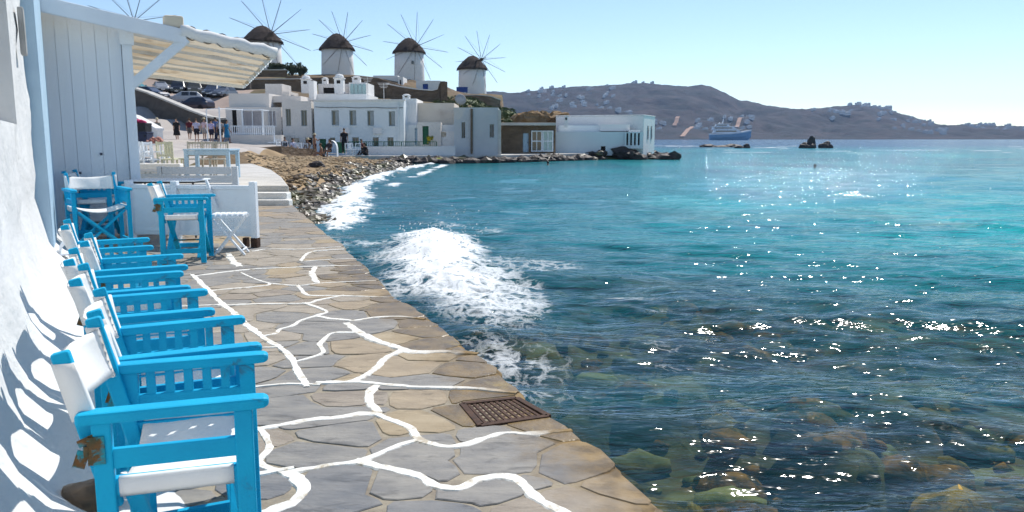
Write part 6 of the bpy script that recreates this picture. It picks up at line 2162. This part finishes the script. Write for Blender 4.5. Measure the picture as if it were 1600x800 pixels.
def street_clutter():
    def bx(name, label, cat, x0, x1, y0, y1, Y, d, mat, lid=None):
        a, b = W(x0, y0, Y), W(x1, y1, Y)
        t = thing(name, label, cat, ((a.x + b.x) / 2, Y, b.z))
        w, h = b.x - a.x, a.z - b.z
        MB().box((0, d / 2, h * 0.45), (w * 0.92, d, h * 0.90), None, 0, 1.05).obj('body', mat, t, bevel=0.03)
        MB().box((0, d / 2, h * 0.94), (w, d + 0.06, h * 0.12)).obj('lid', lid or mat, t, bevel=0.03)
        for x in (-w * 0.4, w * 0.4):
            MB().tube([(x, 0.0, h * 0.70), (x, -0.05, h * 0.70)], 0.05, 8).obj('lug', 'black', t)
        return t
    bx('waste_container', 'navy blue waste container at the kerb by the plank screen', 'container', 194, 231, 206, 227, 48, 0.9, 'navy')
    bx('waste_container', 'black waste container behind the navy one', 'container', 203, 229, 192, 222, 50.5, 0.9, 'black')
    p = W(208, 193, 50.2)
    r = MB()
    for k in range(5): r.rock((-0.25 + 0.13 * k, 0.1 * (k % 2), 0.08 * (k % 3)), (0.2, 0.16, 0.15), k, 2, 0.4)
    o = r.obj('cloth_bundle', 'pink', smooth=True); o.location = (p.x, 50.9, p.z)
    tag(o, 'crumpled bright pink cloth bundle lying on the black container', 'cloth')
    p = W(241, 224, 47)
    r = MB()
    for k in range(8): r.rock((-0.35 + 0.1 * k, 0.12 * (k % 3), 0.10 + 0.09 * (k % 3)), (0.16, 0.13, 0.13), k + 20, 2, 0.5)
    o = r.obj('cloth_bundle', 'redbrown', smooth=True); o.location = (p.x, 47, p.z - 0.05)
    tag(o, 'terracotta coloured heap of cloth beside the navy container', 'cloth')
    # white table tops at the back of the terrace
    a, b = W(212, 226, 30), W(256, 226, 30)
    t = thing('long_table', 'long white table at the back of the terrace below the containers', 'table', ((a.x + b.x) / 2, 30.3, TZ))
    w = b.x - a.x
    MB().box((0, 0, a.z - TZ), (w, 0.8, 0.05)).obj('tabletop', 'canvas', t)
    for x in (-w / 2 + 0.1, w / 2 - 0.1):
        for y in (-0.3, 0.3): MB().box((x, y, (a.z - TZ) / 2 - 0.02), (0.06, 0.06, a.z - TZ - 0.04)).obj('leg', 'whitewood', t)
    # thin white awning frame in front of the veranda
    Y = 57
    g = W(345, 224, Y)
    t = thing('awning_frame', 'thin white awning frame of poles in front of the veranda', 'awning frame', g)
    z = W(345, 167, Y).z - g.z
    MB().tube([(0, 0, -0.5), (0, 0, z)], 0.055, 8).obj('pole', 'whitewood', t)
    x2 = W(322, 167, Y).x - g.x; x3 = W(376, 167, 60).x - g.x
    MB().tube([(x2, 0, z - 0.15), (0, 0, z - 0.12)], 0.03, 6).obj('bar', 'whitewood', t)
    MB().tube([(0, 0, z - 0.12), (x3, 3.4, z - 0.08)], 0.03, 6).obj('bar', 'whitewood', t)
    MB().tube([(x2, 0, -0.5), (x2, 0, z - 0.15)], 0.04, 8).obj('pole', 'whitewood', t)
    # grey switch cabinet against the ramp wall
    a, b = W(314, 193, 69.5), W(326, 210, 69.5)
    t = thing('switch_cabinet', 'grey switch cabinet against the lower end of the ramp wall', 'cabinet', ((a.x + b.x) / 2, 69.5, b.z))
    MB().box((0, 0, (a.z - b.z) / 2), (b.x - a.x, 0.4, a.z - b.z)).obj('body', 'concrete', t, bevel=0.02)
    MB().box((0, -0.21, (a.z - b.z) / 2), ((b.x - a.x) * 0.7, 0.03, (a.z - b.z) * 0.8)).obj('door', 'void', t)
street_clutter()

# ================================================================== FAR SHORE
RIDGE = [(480, 152), (560, 149), (640, 150), (700, 149), (770, 143), (800, 147), (830, 144), (870, 140), (900, 138), (930, 137), (960, 135), (1000, 133), (1030, 136), (1060, 139), (1080, 138), (1092, 136), (1104, 140), (1130, 150), (1150, 159), (1162, 158), (1175, 161), (1200, 166),
         (1240, 172), (1290, 171), (1320, 167), (1340, 165.5), (1375, 168), (1395, 177), (1430, 187), (1455, 194), (1475, 197), (1500, 196.5), (1550, 197), (1600, 198), (1700, 200), (1850, 203), (2050, 206)]
FY0, FY1 = 1350.0, 2100.0
def far_h(px, v):
    """height of the far shore: v runs 0 at the water to 1 at the ridge"""
    ry = np.interp(px, [r[0] for r in RIDGE], [r[1] for r in RIDGE])
    top = (216.8 - ry) * FY1 / F
    prof = np.where(v < 1, 0.15 * v + 0.85 * sstep(0.0, 1.05, v) ** 1.1, 1 - 0.5 * (v - 1))
    return top * prof
def far_shore():
    pxs = np.linspace(480, 2050, 520)
    vs = np.concatenate([[-0.05], np.linspace(0, 1.0, 60), [1.03, 1.1, 1.3, 1.6]])
    PX, V = np.meshgrid(pxs, vs)
    Y = FY0 + (FY1 - FY0) * V
    X = (PX - 800) / F * Y
    Z = far_h(PX, np.clip(V, 0, 2))
    amp = np.clip(V * 3, 0, 1) * (1 - 0.75 * sstep(0.85, 1.0, V))
    Z = Z + amp * (44 * (fbm(X * 0.006, Y * 0.006, 5) - 0.5) + 15 * (fbm(X * 0.03, Y * 0.03, 4) - 0.5)) + (fbm(X * 0.05 + 9, Y * 0.05, 4) - 0.5) * 5 * (V > 0.9)
    Z = np.where(V <= 0, -4, np.maximum(Z, -0.3 + 2 * np.clip(V * 20, 0, 1)))
    structure(grid_obj('far_hills', X, Y, Z, 'hill'))
far_shore()

def far_houses():
    rr = random.Random(21)
    m = M('far_white_render', (0.75, 0.74, 0.73), None, 0.1, 0.9)
    me = []
    for k in range(5):
        mb = MB()
        w, d, h = rr.uniform(7, 12), rr.uniform(6, 9), rr.uniform(3.2, 6.5)
        mb.box((0, 0, h / 2 - 1.5), (w, d, h + 3))
        mb.box((w * 0.22, 0, h + 1.0), (w * 0.5, d * 0.8, 2.2))
        for x in (-w * 0.3, 0.0, w * 0.3):
            mb.box((x, -d / 2, h * 0.5), (1.1, 0.3, 1.7), mi=1)
        me.append(mb.mesh('far_house', [m, 'pane']))
    CL = [('in the scattered village high on the left of the far hill', 'houses of the village on the left of the far hill', (830, 960), (0.45, 0.86), 30),
          ('along the left skyline of the far hill', 'houses on the left skyline of the far hill', (800, 880), (0.9, 0.99), 8),
          ('near the summit of the far hill', 'houses on the summit of the far hill', (940, 1015), (0.97, 1.0), 6),
          ('above the rocky point on the far shore', 'houses on the far shore above the rocky point', (955, 1040), (0.22, 0.42), 16),
          ('on the far slope behind the yacht', 'houses on the slope behind the yacht', (1085, 1170), (0.18, 0.50), 18),
          ('high on the hill left of the far village', 'houses on the hill left of the far village', (1260, 1325), (0.5, 0.95), 14),
          ('on the crest of the right hand headland', 'houses on the crest of the right headland', (1325, 1390), (0.88, 1.0), 16),
          ('in the village on the slope of the right hand headland', 'houses of the village on the right headland', (1355, 1470), (0.3, 0.95), 44),
          ('on the low land at the far right', 'houses on the low land at the far right', (1480, 1640), (0.6, 1.0), 26)]
    for lab, grp, (a, b), (v0, v1), n in CL:
        for _ in range(n):
            px, v = rr.uniform(a, b), rr.uniform(v0, v1)
            Y = FY0 + (FY1 - FY0) * v
            X = (px - 800) / F * Y
            z = float(far_h(np.array(px), np.array(v)))
            amp = min(1, v * 3) * (1 - 0.75 * float(sstep(0.85, 1.0, np.array(v))))
            z += amp * (44 * (float(fbm(np.array(X * .006), np.array(Y * .006), 5)) - .5) + 15 * (float(fbm(np.array(X * .03), np.array(Y * .03), 4)) - .5))
            o = bpy.data.objects.new('far_house', rr.choice(me))
            COL.objects.link(o)
            o.location = (X, Y, z)
            o.rotation_euler = (0, 0, rr.uniform(-0.6, 0.6))
            s = rr.uniform(0.7, 1.15)
            o.scale = (s, s, s)
            tag(o, 'tiny white house ' + lab, 'house', grp)
    # sandy tracks cut in the slope behind the yacht
    tm = M('bare_earth_track', (0.40, 0.26, 0.19), None, 0.05, 0.95)
    for (p0, v0, p1, v1) in ((1062, 0.06, 1078, 0.30), (1050, 0.36, 1058, 0.46), (1145, 0.3, 1152, 0.42)):
        secs = []
        for k in range(9):
            px, v = p0 + (p1 - p0) * k / 8, v0 + (v1 - v0) * k / 8
            Y = FY0 + (FY1 - FY0) * v
            X = (px - 800) / F * Y
            z = float(far_h(np.array(px), np.array(v)))
            amp = min(1, v * 3)
            z += amp * (44 * (float(fbm(np.array(X * .006), np.array(Y * .006), 5)) - .5) + 15 * (float(fbm(np.array(X * .03), np.array(Y * .03), 4)) - .5))
            secs.append([(X - 4, Y - 2, z - 2), (X - 4, Y - 3, z + 2.2), (X + 4, Y - 3, z + 2.2), (X + 4, Y - 2, z - 2)])
        structure(MB().loft(secs).obj('track', tm))
far_houses()

def yacht():
    Y = 800.0
    c = W(1141, 217, Y)
    t = thing('yacht', 'white and blue motor yacht anchored below the far hills', 'yacht', (c.x, Y, SEA))
    k = Y / F                                      # metres per photo pixel at that distance
    L = 64 * k
    def hullsec(x, w, zt, zb=-1.0):
        return [(x, -w * 0.55, zb), (x, -w, zt * 0.5), (x, -w * 1.03, zt), (x, w * 1.03, zt), (x, w, zt * 0.5), (x, w * 0.55, zb)]
    h = L / 2
    MB().loft([hullsec(-h, 3.4, 5.2), hullsec(-h * 0.6, 3.9, 5.4), hullsec(0, 4.1, 6.0), hullsec(h * 0.5, 3.4, 7.0), hullsec(h * 0.82, 1.8, 8.2), hullsec(h, 0.15, 9.0, 3.0)]).obj('hull', 'yachtblue', t, bevel=0.1)
    MB().loft([[(x, -w, z), (x, w, z), (x, w * 1.02, z + 1.2), (x, -w * 1.02, z + 1.2)] for x, w, z in ((-h, 3.5, 5.2), (0, 4.2, 6.0), (h * 0.5, 3.5, 7.0), (h * 0.82, 1.95, 8.2), (h, 0.2, 9.0))]).obj('bulwark', 'yacht', t)
    def deck(x0, x1, z0, z1, w, rake, name='deckhouse'):
        MB().add([(x0, -w, z0), (x1, -w, z0), (x1, w, z0), (x0, w, z0), (x0 + rake * 0.3, -w * .92, z1), (x1 - rake, -w * .92, z1), (x1 - rake, w * .92, z1), (x0 + rake * 0.3, w * .92, z1)], [(3, 2, 1, 0), (4, 5, 6, 7), (0, 1, 5, 4), (1, 2, 6, 5), (2, 3, 7, 6), (3, 0, 4, 7)]).obj(name, 'yacht', t, bevel=0.15)
        MB().box(((x0 + x1 - rake) / 2, -w * 0.965, (z0 + z1) / 2 + 0.1), ((x1 - x0) * 0.72, 0.16, (z1 - z0) * 0.42)).obj('window_band', 'pane', t)
        MB().box(((x0 + x1) / 2 - 0.5, 0, z1 + 0.12), (x1 - x0 + 1.5, w * 2.1, 0.24)).obj('deck_edge', 'yacht', t, bevel=0.05)
    deck(-h + 3, h * 0.52, 7.0, 10.0, 3.6, 3.5)
    deck(-h + 2, h * 0.28, 10.3, 13.0, 3.2, 3.5)
    deck(-h + 5, -h * 0.05, 13.3, 15.6, 2.6, 2.5, 'flybridge')
    mb = MB()
    for y in (-1.4, 1.4):
        mb.bar((-h * 0.42, y, 15.6), (-h * 0.36, y * 0.4, 20.5), 0.9, 0.4)
    mb.box((-h * 0.36, 0, 20.6), (1.6, 2.6, 0.35))
    mb.tube([(-h * 0.36, 0, 20.6), (-h * 0.36, 0, 24.0)], 0.12, 6)
    mb.obj('radar_arch', 'yacht', t)
    MB().lathe([(0.0, 0), (0.9, 0.1), (1.0, 0.7), (0.5, 1.4), (0.0, 1.5)], 14, (-h * 0.55, 0, 15.8)).obj('radome', 'yacht', t, smooth=True)
    rl = MB()
    for kk in range(8):
        x = h * 0.45 + kk * h * 0.07
        rl.tube([(x, -2.6 + kk * 0.25, 8.0 + kk * 0.2), (x, -2.6 + kk * 0.25, 9.4 + kk * 0.2)], 0.06, 5)
    rl.obj('bow_rail', 'yacht', t)
yacht()

# ================================================================== AIR
def haze():
    mb = MB()
    lo, hi = -6.0, 175.0
    mb.add([(-2300, -60, lo), (3300, -60, lo), (3300, 3600, lo), (-2300, 3600, lo), (-2300, -60, hi), (3300, -60, hi), (3300, 3600, hi), (-2300, 3600, hi)],
           [(3, 2, 1, 0), (4, 5, 6, 7), (0, 1, 5, 4), (1, 2, 6, 5), (2, 3, 7, 6), (3, 0, 4, 7)])
    m = bpy.data.materials.new('sea_haze')
    m.use_nodes = True
    nt = m.node_tree
    nt.nodes.clear()
    out = nt.nodes.new('ShaderNodeOutputMaterial')
    v = nt.nodes.new('ShaderNodeVolumePrincipled')
    v.inputs['Color'].default_value = (0.40, 0.62, 1.0, 1)
    v.inputs['Density'].default_value = 0.00010
    v.inputs['Anisotropy'].default_value = 0.2
    nt.links.new(v.outputs[0], out.inputs['Volume'])
    o = mb.obj('haze', m)
    stuff(o)
haze()
